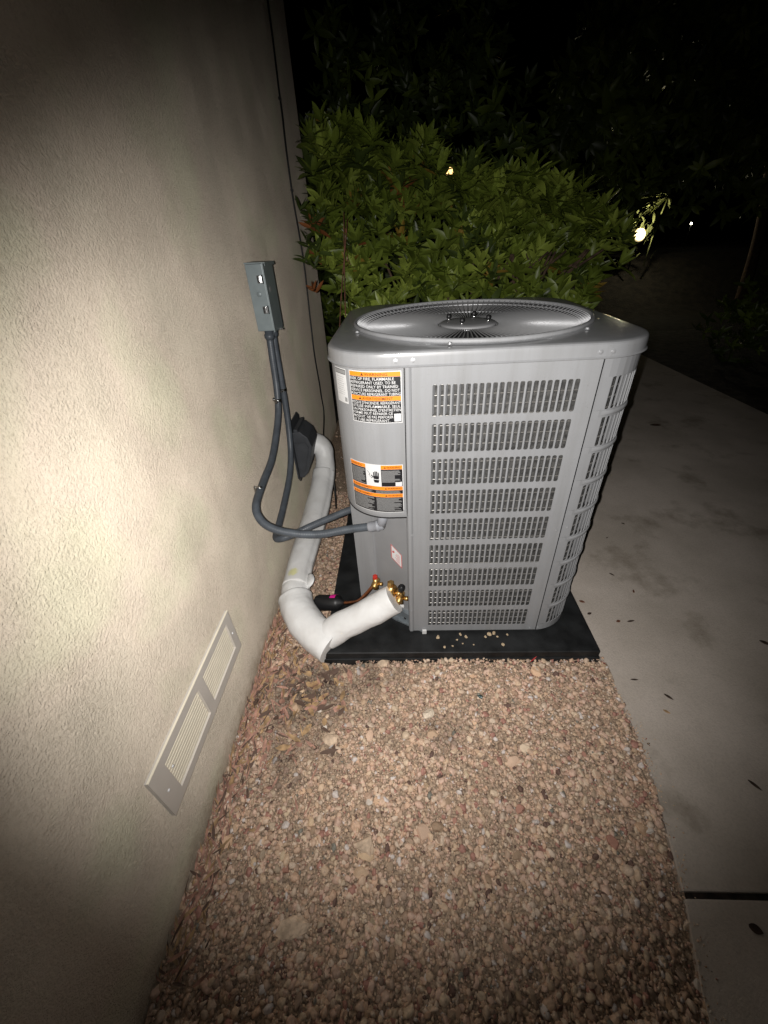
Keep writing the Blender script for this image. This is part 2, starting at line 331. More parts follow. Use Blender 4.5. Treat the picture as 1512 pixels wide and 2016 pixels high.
edge = [(0.50, -0.45), (0.545, -0.2), (0.575, 0.0), (0.601, 0.12), (0.648, 0.268), (0.700, 0.494), (0.7225, 0.665), (0.723, 0.91), (0.723, 7.1)]
def edge_x(y):
    for (x0, y0), (x1, y1) in zip(edge, edge[1:]):
        if y <= y1: return x0+(x1-x0)*(y-y0)/(y1-y0)
    return edge[-1][0]
def slab(name, y0, y1, parent, x1=2.45):
    ysl = [y0]+[e[1] for e in edge if y0 < e[1] < y1]+[y1]
    pts = [(edge_x(y)+0.004*noise.noise(Vector((y*9, 3, 0))), y) for y in ysl]+[(x1, y1), (x1, y0)]
    bm = bmesh.new(); prism(bm, pts, 'z', -0.09, 0.014); return from_bm(name, bm, 'concrete', parent, bevel=0.004, seg=2)
mat('jointdirt', (0.03, 0.022, 0.016), 0.95, var=0.6, vscale=60)
path = thing('path', None, None); path['kind'] = 'structure'
slab('slab', 0.281, 7.0, path, 3.0); slab('slab', -0.45, 0.268, path, 3.0)
box('joint_filler', 0.66, 2.99, 0.2685, 0.2805, -0.09, 0.006, 'jointdirt', path, 0)

mat('beddirt', (0.05, 0.043, 0.034), 0.95, var=0.6, vscale=14, bump=0.8, bscale=40, dist=0.02)
V = []; F = []
for j in range(60):
    y = -0.45+6.95*j/59
    for i in range(14): x = 2.97+1.6*i/13+(0.05*noise.noise(Vector((y*2.3, 4, 1))) if i == 0 else 0); V.append((x, y, 0.0+0.020*min(1, i/1.0)+0.02*noise.noise(Vector((x*4, y*4, 2)))*min(1, i)))
for j in range(59):
    for i in range(13): a = j*14+i; F.append((a, a+1, a+15, a+14))
o = mesh('soil_bed', V, F, 'beddirt', True); tag(o, None, None, kind='structure')

# gravel: base sheet + stones
def gz(x, y):
    z = 0.009*noise.noise(Vector((x*5, y*5, 0.3)))+0.003*noise.noise(Vector((x*14, y*14, 1.3)))
    if 0.72 < y < 0.93 and x > -0.2: z += 0.022*math.sin(PI*(min(y, 0.9)-0.72)/0.36)**2      # berm against the pad
    z += 0.012*math.exp(-((x-WX)/0.05)**2)
    e = edge_x(y)-x
    if 0 <= e < 0.12 and 0.40 < y < 0.70: z += 0.008*(1-e/0.12)
    return z+0.004
bed = thing('gravel_bed', None, None); bed['kind'] = 'structure'
V = []; F = []; NXg, NYg = 40, 110
for j in range(NYg+1):
    y = -0.45+3.9*j/NYg; ex = edge_x(y)+0.01
    for i in range(NXg+1):
        x = WX-0.01+(ex-WX+0.01)*i/NXg; V.append((x, y, gz(x, y)-0.004))
for j in range(NYg):
    for i in range(NXg): a = j*(NXg+1)+i; F.append((a, a+1, a+NXg+2, a+NXg+1))
mesh('gravel_base', V, F, 'gravelbase', True, bed)

def ico(sub=1):
    bm = bmesh.new(); bmesh.ops.create_icosphere(bm, subdivisions=sub, radius=1.0)
    v = np.array([q.co[:] for q in bm.verts]); f = np.array([[q.index for q in t.verts] for t in bm.faces]); bm.free(); return v, f
def stone_shape(v, k, rough=0.35):
    r = np.random.default_rng(k); d = r.normal(size=(14, 3)); d /= np.linalg.norm(d, axis=1)[:, None]; h = r.uniform(0.48, 0.95, 14)
    out = v.copy()
    for q in range(14):                      # clip by random planes -> angular crushed stone
        s = out @ d[q]; m = s > h[q]; out[m] -= (s[m]-h[q])[:, None]*d[q]
    out += r.normal(scale=0.03, size=out.shape); return out
PAL = np.array([(0.52, 0.365, 0.235), (0.47, 0.32, 0.215), (0.58, 0.425, 0.30), (0.42, 0.27, 0.175), (0.55, 0.37, 0.27), (0.36, 0.24, 0.16), (0.64, 0.49, 0.36), (0.50, 0.33, 0.24), (0.45, 0.34, 0.23), (0.30, 0.21, 0.15)])*np.array([1.40, 1.40, 1.32])
def tone(n, litter=None):
    c = PAL[rng.integers(0, len(PAL), n)]*rng.uniform(0.76, 1.62, (n, 1)); c = c/np.maximum(1.0, c.max(1, keepdims=True)/0.78); c = c*0.86+c.mean(1, keepdims=True)*0.14
    u = rng.random(n); c[u < 0.035] = (0.76, 0.68, 0.60); c[(u > 0.035) & (u < 0.055)] = (0.17, 0.105, 0.08); c[(u > 0.055) & (u < 0.062)] = (0.26, 0.25, 0.20)
    c[(u > 0.072) & (u < 0.12)] = (0.46, 0.24, 0.18)
    return c
def blob_mesh(name, pts, rad, cols, shapes, faces, m, parent):
    n = len(pts); sh = rng.integers(0, len(shapes), n); base = np.array(shapes)[sh]           # n,v,3
    q = rng.normal(size=(n, 4)); q /= np.linalg.norm(q, axis=1)[:, None]; a, b, c, d = q.T
    R = np.stack([np.stack([1-2*(c*c+d*d), 2*(b*c-a*d), 2*(b*d+a*c)], -1), np.stack([2*(b*c+a*d), 1-2*(b*b+d*d), 2*(c*d-a*b)], -1), np.stack([2*(b*d-a*c), 2*(c*d+a*b), 1-2*(b*b+c*c)], -1)], 1)
    sq = np.stack([rng.uniform(0.75, 1.3, n), rng.uniform(0.75, 1.2, n), rng.uniform(0.5, 0.95, n)], -1)
    v = np.einsum('nij,nvj->nvi', R, base*sq[:, None, :]); v[:, :, 2] *= 0.8
    v = v*rad[:, None, None]+pts[:, None, :]; nv = base.shape[1]; nf = len(faces)
    fa = (faces[None]+(np.arange(n)*nv)[:, None, None]).reshape(-1, 3)
    me = bpy.data.meshes.new(name); me.vertices.add(n*nv); me.vertices.foreach_set('co', v.reshape(-1)); me.loops.add(n*nf*3); me.loops.foreach_set('vertex_index', fa.reshape(-1))
    me.polygons.add(n*nf); me.polygons.foreach_set('loop_start', np.arange(n*nf)*3); me.update(calc_edges=True)
    at = me.attributes.new('tone', 'FLOAT_COLOR', 'POINT'); cc = np.concatenate([np.repeat(cols, nv, 0), np.ones((n*nv, 1))], 1); at.data.foreach_set('color', cc.reshape(-1))
    me.materials.append(MT[m]); return link(name, me, parent)
v0, f0 = ico(1); v1, f1 = ico(2); v2, f2 = ico(3)
SH0 = [stone_shape(v0, k) for k in range(10)]; SH1 = [stone_shape(v1, k+50) for k in range(12)]
PX0, PX1, PY0, PY1 = -0.322, 0.708, 0.918, 1.96            # pad outline
def scatter(n, y0, y1, x0=None, x1=None):
    P = []
    while len(P) < n:
        y = random.uniform(y0, y1); xa = WX+0.004 if x0 is None else x0; xb = edge_x(y)+0.004 if x1 is None else x1
        x = random.uniform(xa, xb)
        if x > edge_x(y)+0.006 or (PX0+0.002 < x < PX1-0.002 and PY0+0.002 < y < PY1): continue
        P.append((x, y, gz(x, y)))
    return np.array(P)
pts = np.concatenate([scatter(34000, -0.12, 0.93), scatter(6500, 0.9, 2.2, None, PX0), scatter(1800, 1.9, 3.3)])
n = len(pts); rad = np.clip(rng.lognormal(math.log(0.0045), 0.50, n), 0.002, 0.0140); pts[:, 2] += rng.uniform(-0.003, 0.006, n)
tn = tone(n)
def damp(x, y):
    q = noise.noise(Vector((x*7, y*7, 5.1)))*0.55+0.45*noise.noise(Vector((x*19, y*19, 2.2)))
    a = math.exp(-(((x+0.40)/0.17)**2+((y-0.76)/0.20)**2))+0.45*math.exp(-(((x-0.08)/0.13)**2+((y-0.66)/0.06)**2))+0.6*math.exp(-(((x+0.16)/0.12)**2+((y-0.86)/0.05)**2))
    return 1.0-0.72*min(1.0, max(0.0, a*1.1+q*1.3*min(1.0, a*2.5)))+0.10*noise.noise(Vector((x*3, y*3, 9)))
dm = np.array([damp(p[0], p[1]) for p in pts]); tn = np.clip(tn*dm[:, None], 0, 1)
tn = tn*np.array([1.0, 1.0, 1.06]); bg_ = rad > 0.0066
g = blob_mesh('gravel', pts[~bg_], rad[~bg_], tn[~bg_], SH0, f0, 'gravel', bed); g['kind'] = 'stuff'
g = blob_mesh('coarse_gravel', pts[bg_], rad[bg_], tn[bg_], SH1, f1, 'gravel', bed); g['kind'] = 'stuff'
# grit that spilled onto the slab edge
sp = []
for _ in range(260):
    y = random.uniform(-0.1, 0.88); d = abs(random.gauss(0, 0.018)) if y < 0.7 else abs(random.gauss(0, 0.005)); sp.append((edge_x(y)+d, y, 0.016))
sp = np.array(sp); g = blob_mesh('spilled_grit', sp, rng.uniform(0.0012, 0.0035, len(sp)), tone(len(sp)), SH0, f0, 'gravel', bed); g['kind'] = 'stuff'
# the 280 larger stones, one object each, sharing 24 shapes
protos = []
for k in range(24):
    sh = stone_shape(v1, 200+k); me = bpy.data.meshes.new('stone'); me.from_pydata([tuple(p) for p in sh*np.array([1, 0.8, 0.55])], [], [tuple(map(int, t)) for t in f1])
    c = tone(1)[0]*rng.uniform(0.85, 1.1); at = me.attributes.new('tone', 'FLOAT_COLOR', 'POINT'); at.data.foreach_set('color', np.tile([*c, 1], len(sh)))
    me.materials.append(MT['gravel']); protos.append(me)
for p in scatter(230, -0.05, 0.9).tolist()+scatter(45, 0.95, 1.9, None, PX0).tolist():
    r = random.uniform(0.008, 0.014) if random.random() < 0.88 else random.uniform(0.014, 0.026)
    share('stone', random.choice(protos), Matrix.Translation((p[0], p[1], p[2]+0.002+r*0.12)) @ Matrix.Rotation(random.uniform(0, 6.28), 4, 'Z') @ Matrix.Rotation(random.uniform(-0.3, 0.3), 4, 'X') @ Matrix.Scale(r, 4), bed)
def rock(name, x, y, z, r, m, label, cat, k=1, sq=(1, 0.85, 0.6), rot=0.4, group=None):
    sh = stone_shape(v2, 300+k); M = Matrix.Translation((x, y, z)) @ Matrix.Rotation(rot, 4, 'Z')
    o = mesh(name, sh*np.array(sq)*r, [tuple(map(int, t)) for t in f2], m); o.matrix_world = M; return tag(o, label, cat, group)
rock('stone', 0.060, 0.709, 0.024, 0.026, 'whitestone', 'pale cream rough stone, the brightest one in the middle of the gravel', 'stone', 1)
rock('stone', -0.092, 0.896, 0.036, 0.021, 'palestone', 'flat beige stone chip leaning on the front edge of the black pad', 'stone', 2, (1.2, 0.7, 0.5), 0.1)
rock('stone', 0.249, 0.772, 0.020, 0.011, 'darkglass', 'small dark green pebble on the gravel right of the cream stone', 'stone', 3, (1.2, 0.7, 0.5), -0.6)
rock('stone', -0.127, 0.353, 0.016, 0.030, 'palestone', 'broad flat tan stone in the lower middle of the gravel', 'stone', 4, (1.3, 0.9, 0.35), 0.3)
rock('stone', -0.29, 0.20, 0.016, 0.030, 'palestone', 'long pinkish stone in the dim gravel near the bottom edge', 'stone', 5, (1.5, 0.7, 0.4), 0.2)

# dry leaves and strips of litter
def leaf_geo(L, W, curl=0.25, fold=0.2, nseg=4, tw=0.0):
    V = []; F = []
    for i in range(nseg+1):
        t = i/nseg; wd = W*(math.sin(PI*min(1, 0.06+t*0.94))**0.75)*(1-0.25*t); z = curl*L*t*t
        if i == nseg: wd = 0.0004
        a = tw*t
        for s in (-1, 0, 1):
            yy = s*wd*0.5; zz = z+(abs(s)*wd*0.5*fold); V.append((t*L, yy*math.cos(a), zz+yy*math.sin(a)))
    for i in range(nseg):
        for s in (0, 1): F.append((i*3+s, (i+1)*3+s, (i+1)*3+s+1, i*3+s+1))
    return V, F
V = []; F = []; mi = []
for q in range(900):
    u = random.random()
    if u < 0.72: x = WX+0.008+abs(random.gauss(0, 0.035)); y = random.uniform(0.1, 1.5)
    else: x = WX+abs(random.gauss(0.05, 0.13)); y = random.gauss(0.82, 0.2)
    if PX0-0.01 < x and y > 0.9: continue
    lv, lf = leaf_geo(random.uniform(0.02, 0.055), random.uniform(0.004, 0.011), random.uniform(-0.1, 0.4), random.uniform(-0.3, 0.5), 4, random.uniform(-2, 2))
    M = Matrix.Translation((x, y, gz(x, y)+random.uniform(0.006, 0.013))) @ Matrix.Rotation(random.gauss(PI/2, 0.7), 4, 'Z') @ Matrix.Rotation(random.uniform(-0.3, 0.15), 4, 'Y')
    b = len(V)
    for p in lv:
        p = M @ Vector(p); p.x = max(p.x, WX+0.003); V.append(p)
    F += [tuple(i+b for i in f) for f in lf]; mi += [random.choices((0, 1, 2), (6, 3, 2))[0]]*len(lf)
mat('litter_pink', (0.42, 0.23, 0.17), 0.75, var=0.4, vscale=50); mat('litter_tan', (0.42, 0.27, 0.14), 0.75, var=0.4, vscale=50); mat('litter_dark', (0.12, 0.075, 0.055), 0.8)
o = mesh('leaf_litter', V, F, None, True, None, ['litter_pink', 'litter_tan', 'litter_dark'], mi); tag(o, 'strips of dry pinkish leaves piled along the foot of the wall', 'leaf litter', kind='stuff')
def dry_leaf(x, y, z, L, W, rot, m, label, curl=0.12, group=None):
    lv, lf = leaf_geo(L, W, curl, 0.25, 6, 0.5); o = mesh('dry_leaf', lv, lf, m, True)
    o.matrix_world = Matrix.Translation((x, y, z)) @ Matrix.Rotation(rot, 4, 'Z') @ Matrix.Translation((-L/2, 0, 0)); return tag(o, label, 'leaf', group)
dry_leaf(-0.258, 0.590, 0.020, 0.060, 0.016, 0.15, 'litter_dark', 'long blackish curled leaf lying on the gravel left of centre', 0.1)
rock('stone', -0.262, 0.635, 0.016, 0.030, 'palestone', 'banded pinkish rock just behind the long blackish leaf', 'stone', 6, (1.1, 0.95, 0.5), 0.2)
cl = [(1.004, 1.262, 0.020, 0.010, 1.2, 'dryleaf', 'small rusty leaf on the path level with the bottom of the unit'),
      (0.760, 1.205, 0.024, 0.013, -0.5, 'dryleaf', 'rusty leaf beside the rear part of the black pad edge'),
      (0.766, 1.139, 0.020, 0.012, 0.3, 'dryleafdark', 'dull brown leaf on the path nearest the black pad'),
      (0.865, 1.097, 0.018, 0.013, 0.2, 'dryleaf', 'round brown leaf scrap, left of a pair on the path'),
      (0.915, 1.097, 0.030, 0.009, 0.1, 'dryleafdark', 'thin brown leaf with a stem, right of a pair on the path'),
      (0.804, 0.837, 0.026, 0.007, -0.1, 'dryleafdark', 'narrow twig-like leaf on the path just past the front corner of the pad'),
      (0.886, 0.772, 0.030, 0.010, -0.9, 'dryleafdark', 'dark oblong leaf on the path right of the gravel'),
      (0.852, 0.721, 0.022, 0.009, -0.7, 'litter_tan', 'pale tan leaf scrap lying just below a dark oblong leaf on the path'),
      (0.979, 0.508, 0.034, 0.010, -1.0, 'dryleafdark', 'slim dark leaf near the right edge of the path'),
      (1.186, 1.758, 0.020, 0.010, -0.9, 'dryleafdark', 'small dark leaf farthest back on the lit part of the path'),
      (0.957, 1.369, 0.026, 0.008, -0.9, 'dryleafdark', 'thin curled brown leaf on the path beside the unit'),
      (1.357, 0.986, 0.034, 0.016, -0.8, 'dryleafdark', 'dark leaf cut by the right edge of the picture'),
      (0.775, 0.218, 0.026, 0.020, -0.5, 'dryleafdark', 'dark round leaf on the front slab below the joint'),
      (2.03, 3.05, 0.08, 0.035, -0.3, 'dryleafdark', 'large dark purplish leaf far back on the path'),
      (0.742, 0.620, 0.010, 0.006, 0.3, 'dryleafdark', 'tiny dark leaf scrap at the edge where gravel meets path'),
      (1.051, 1.640, 0.014, 0.006, 0.6, 'dryleafdark', 'tiny brown scrap on the path behind the thin curled leaf')]
for x, y, L, W, r, m, lab in cl: dry_leaf(x, y, 0.0165, L, W, r, m, lab, 0.08)
dry_leaf(0.722, 0.893, 0.022, 0.030, 0.010, -1.3, 'redleaf', 'bright red leaf standing at the front corner of the black pad', 0.1)
dry_leaf(0.465, 0.905, 0.040, 0.034, 0.005, 0.6, 'redleaf', 'thin red leaf strip against the front face of the black pad', 0.2)

V = []; F = []; mi = []
for q in range(110):
    x = random.uniform(WX+0.03, WX+0.36); y = random.gauss(0.80, 0.11); x -= 0.10*(0.8-y)
    if x < WX+0.02 or (x > PX0-0.03 and y > 0.89): continue
    lv, lf = leaf_geo(random.uniform(0.025, 0.055), random.uniform(0.010, 0.024), random.uniform(-0.1, 0.3), random.uniform(-0.2, 0.5), 5, random.uniform(-1, 1))
    M = Matrix.Translation((x, y, gz(x, y)+random.uniform(0.006, 0.012))) @ Matrix.Rotation(random.uniform(0, 6.28), 4, 'Z') @ Matrix.Rotation(random.uniform(-0.3, 0.2), 4, 'Y')
    b = len(V); V += [M @ Vector(p) for p in lv]; F += [tuple(i+b for i in f) for f in lf]; mi += [random.choices((0, 1, 2), (3, 3, 4))[0]]*len(lf)
o = mesh('fallen_leaves', V, F, None, True, None, ['litter_pink', 'litter_tan', 'litter_dark'], mi); tag(o, 'broad curled brown leaves decaying on the gravel below the pipe elbow', 'fallen leaves', kind='stuff')

# ------------------------------------------------------------------ house wall
bm = bmesh.new(); bx(bm, -4.0, WX, -1.6, 3.30, -0.08, 4.2)
house = thing('house_wall', 'cream stucco side wall of the house with rough textured finish', 'wall')
from_bm('wall', bm, 'stucco', house, bevel=0.012, seg=3)

# ------------------------------------------------------------------ foundation vent
def vent():
    r = thing('foundation_vent', 'flat grey foundation vent with two cream louvred openings, low on the stucco wall', 'vent')
    y0, y1, z0, z1 = 0.348, 0.832, 0.238, 0.410; xa, xb = WX+0.001, WX+0.011
    op = [(0.400, 0.585, 0.263, 0.381), (0.618, 0.800, 0.268, 0.384)]
    bm = bmesh.new()
    bx(bm, xa, xb, y0, y1, z0, op[0][2]); bx(bm, xa, xb, y0, y1, op[1][3], z1)
    bx(bm, xa, xb, y0, op[0][0], op[0][2], op[1][3]); bx(bm, xa, xb, op[0][1], op[1][0], op[0][2], op[1][3]); bx(bm, xa, xb, op[1][1], y1, op[0][2], op[1][3])
    bx(bm, xa, xb, op[0][0], op[0][1], op[0][3], op[1][3]); bx(bm, xa, xb, op[1][0], op[1][1], op[0][2], op[1][2])
    bmesh.ops.remove_doubles(bm, verts=bm.verts, dist=1e-6)
    # drop the inner walls shared by neighbouring boxes
    seen = {}
    for f in list(bm.faces):
        k = tuple(sorted(v.index for v in f.verts)); seen.setdefault(k, []).append(f)
    from_bm('vent_frame', bm, 'ventgrey', r)
    box('vent_lip', xb-0.004, xb+0.0015, y0, y1, z1+0.0002, z1+0.003, 'ventcream', r, 0.0008)
    for a, b, c, d in op:
        box('vent_backing', xa+0.001, xa+0.003, a+0.0005, b-0.0005, c+0.0005, d-0.0005, 'ventcream', r, 0)
        ns = 10; h = (d-c)/ns
        bm = bmesh.new()
        pr = [(xa+0.0035, c+0.0002), (xb-0.0056, c+h*0.06), (xb-0.0052, c+h*0.92), (xa+0.0035, c+h*0.99)]
        V = [(p[0], a+0.004+(0.0 if i < 9 else 0), p[1]) for i, p in enumerate(pr)]
        for q in range(ns):
            bm = bmesh.new(); prism(bm, [(p[0], p[1]+h*q) for p in pr], 'y', a+0.002, b-0.006+0.004*(q % 2)); from_bm('vent_slat', bm, 'ventcream', r)
    for y, z in ((0.372, 0.318), (0.812, 0.326), (0.412, 0.345)):
        lathe('screw', [(0.0, 0.003), (0.003, 0.0025), (0.0042, 0.0)][::-1], frame((xb, y, z), (1, 0, 0)), 'sheet', r, 10)
vent()

# ------------------------------------------------------------------ disconnect box on the wall
def disconnect():
    r = thing('disconnect_box', 'grey-green metal electrical disconnect box mounted high on the stucco wall', 'electrical box')
    x0, x1, y0, y1, z0, z1 = WX+0.001, -0.512, 1.730, 1.862, 1.068, 1.300
    box('enclosure', x0, x1, y0, y1, z0, z1, 'boxgrey', r, 0.0018)
    box('front_cover', x1+0.0005, x1+0.005, y0-0.003, y1+0.003, z0-0.006, z1+0.004, 'boxgrey', r, 0.001)
    bm = bmesh.new(); prism(bm, [(x0, z1+0.001), (x1+0.012, z1+0.001), (x1+0.012, z1-0.008), (x1+0.014, z1-0.008), (x1+0.014, z1+0.004), (x0, z1+0.006)], 'y', y0-0.004, y1+0.004); from_bm('rain_lip', bm, 'boxgrey', r)
    for z in (1.250, 1.145):
        l = box('latch', x1-0.026, x1-0.008, y0-0.006, y0-0.0005, z-0.013, z+0.013, 'chrome', r, 0.001)
        box('latch_slot', x1-0.024, x1-0.019, y0-0.0075, y0-0.0062, z-0.009, z+0.009, 'black', l, 0)
        box('latch_loop', x1-0.0145, x1-0.0125, y0-0.014, y0-0.0062, z-0.011, z+0.011, 'chrome', l, 0.0005)
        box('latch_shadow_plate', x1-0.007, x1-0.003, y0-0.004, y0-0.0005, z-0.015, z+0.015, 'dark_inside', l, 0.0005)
    box('cover_label', x1+0.0052, x1+0.0058, y0+0.030, y0+0.055, 1.205, 1.222, 'greyprint', r, 0)
    lathe('knockout', [(0.0, 0.0008), (0.009, 0.0006), (0.0095, 0)][::-1], frame((x0+0.034, y0, 1.20), (0, -1, 0)), 'boxgrey', r, 20)
    box('ground_lug', x1-0.006, x1+0.016, y1-0.05, y1-0.035, z0-0.010, z0-0.004, 'chrome', r, 0.001)
    for y in (1.762, 1.820):
        lathe('conduit_connector', [(0.017, 0.0), (0.017, -0.016), (0.021, -0.018), (0.021, -0.030), (0.016, -0.040)], Matrix.Translation((-0.545, y, z0)), 'conduit', r, 20)
    return r
disconnect()

# ------------------------------------------------------------------ flexible conduits
def corr(t, a, r): return r
def conduit(name, P, label, n=14):
    P = resample(catmull(P, n), 0.0028); N = len(P)
    o = thing(name, label, 'conduit')
    tube('jacket', P, 0.0145, 'conduit', o, 14, True, lambda t, a, r: r*(1+0.022*math.sin(2*PI*t*N/3.1)))
    return o
cA = conduit('flexible_conduit', [(-0.545, 1.762, 1.045), (-0.548, 1.752, 0.96), (-0.550, 1.735, 0.84), (-0.552, 1.690, 0.74), (-0.553, 1.590, 0.665), (-0.552, 1.470, 0.612), (-0.550, 1.320, 0.592), (-0.540, 1.185, 0.580),
    (-0.520, 1.135, 0.555), (-0.48, 1.110, 0.530), (-0.41, 1.10, 0.510), (-0.31, 1.10, 0.500), (-0.20, 1.105, 0.515), (-0.115, 1.10, 0.530)],
    'grey flexible conduit with two metal straps, running to the fitting below the orange stickers')
cB = conduit('flexible_conduit', [(-0.545, 1.820, 1.045), (-0.548, 1.822, 0.95), (-0.550, 1.822, 0.84), (-0.552, 1.818, 0.72), (-0.553, 1.795, 0.60), (-0.553, 1.750, 0.505), (-0.552, 1.655, 0.43), (-0.552, 1.49, 0.372), (-0.548, 1.36, 0.350),
    (-0.532, 1.265, 0.360), (-0.50, 1.245, 0.372), (-0.45, 1.26, 0.382), (-0.38, 1.285, 0.402), (-0.30, 1.30, 0.430), (-0.21, 1.31, 0.462), (-0.150, 1.30, 0.480)],
    'rear grey flexible conduit hanging lower, passing behind the other into the side of the unit')
def strap(p, t, parent, x=WX):
    M = frame(p, t, (1, 0, 0)); s = lathe('pipe_strap', [(0.0150, -0.006), (0.0168, -0.006), (0.0168, 0.006), (0.0150, 0.006)], M, 'chrome', parent, 18)
    box('strap_tab', x+0.001, x+0.004, p[1]-0.006+0.02, p[1]+0.006+0.02, p[2]-0.007, p[2]+0.007, 'chrome', parent, 0.0006)
    lathe('screw', [(0.0045, 0), (0.004, 0.003), (0, 0.004)], frame((x+0.004, p[1]+0.022, p[2]), (1, 0, 0)), 'chrome', parent, 10)
    box('strap_ear', p[0]-0.005, p[0]+0.006, p[1]-0.032, p[1]-0.015, p[2]-0.004, p[2]+0.004, 'chrome', parent, 0.001)
strap((-0.551, 1.712, 0.785), (0, -0.3, -1), cA); strap((-0.551, 1.270, 0.588), (0, -1, -0.1), cA); strap((-0.551, 1.822, 0.800), (0, 0, -1), cB)
lathe('end_fitting', [(0.0165, -0.03), (0.0185, -0.025), (0.0185, 0.0), (0.0205, 0.001), (0.0205, 0.008), (0.018, 0.010), (0.018, 0.022), (0.010, 0.030)], frame((-0.098, 1.098, 0.533), (1, -0.05, 0.22)), 'conduit_fit', cA, 16)
lathe('end_elbow', [(0.017, 0), (0.017, 0.06)], frame((-0.083, 1.097, 0.533), (0.25, 0.0, 1)), 'conduit_fit', cA, 16)

# ------------------------------------------------------------------ line-set wall hood
def hood():
    r = thing('pipe_entry_hood', 'dark grey plastic pipe entry hood screwed to the wall below the conduits', 'wall cover')
    bm = bmesh.new(); prism(bm, [(1.865, 0.300), (1.90, 0.262), (2.07, 0.262), (2.10, 0.30), (2.10, 0.575), (2.06, 0.605), (1.91, 0.600), (1.865, 0.565)], 'x', WX+0.001, WX+0.007); from_bm('flange', bm, 'hood', r)
    bm = bmesh.new(); prism(bm, [(WX+0.0075, 0.555), (-0.528, 0.560), (-0.492, 0.525), (-0.476, 0.470), (-0.520, 0.320), (-0.548, 0.292), (WX+0.0075, 0.292)], 'y', 1.885, 2.055)
    from_bm('cover', bm, 'hood', r, bevel=0.004, seg=2)
    box('cover_rib', -0.556, -0.536, 1.880, 2.060, 0.5605, 0.575, 'hood', r, 0.002)
    bm = bmesh.new(); prism(bm, [(-0.560, 0.50), (-0.505, 0.500), (-0.492, 0.468), (-0.535, 0.330), (-0.560, 0.330)], 'y', 1.8775, 1.8845); from_bm('side_panel', bm, 'hood', r, bevel=0.002)
    lathe('screw', [(0.005, 0), (0.004, 0.003), (0, 0.0035)], frame((WX+0.007, 1.885, 0.285), (1, 0, 0)), 'chrome', r, 10)
hood()

# ------------------------------------------------------------------ black cable down the wall
P = catmull([(WX+0.004, 2.86, 3.2), (WX+0.004, 2.848, 2.30), (WX+0.004, 2.835, 2.12), (WX+0.004, 2.806, 1.915), (WX+0.004, 2.78, 1.588), (WX+0.004, 2.83, 1.25), (WX+0.004, 2.76, 0.804), (WX+0.004, 2.78, 0.50), (WX+0.004, 2.79, 0.32), (WX+0.02, 2.60, 0.24), (WX+0.06, 2.32, 0.235), (-0.455, 2.12, 0.25), (-0.418, 2.03, 0.20), (-0.408, 1.98, 0.12), (-0.41, 1.96, 0.03)], 10)
for i, p in enumerate(P):
    if i < 80: p.y += 0.010*noise.noise(Vector((p.z*6, 0, 0))); p.x += 0.003*abs(noise.noise(Vector((p.z*5, 1, 0))))
cb = thing('black_cable', 'thin black cable hanging loosely down the wall behind the unit', 'cable'); tube('cord', P, 0.0052, 'cable', cb, 8)
for y, z in ((2.815, 1.96), (2.79, 1.60)):
    box('cable_clip', WX+0.001, WX+0.013, y-0.03, y-0.006, z-0.006, z+0.006, 'black', cb, 0.002)

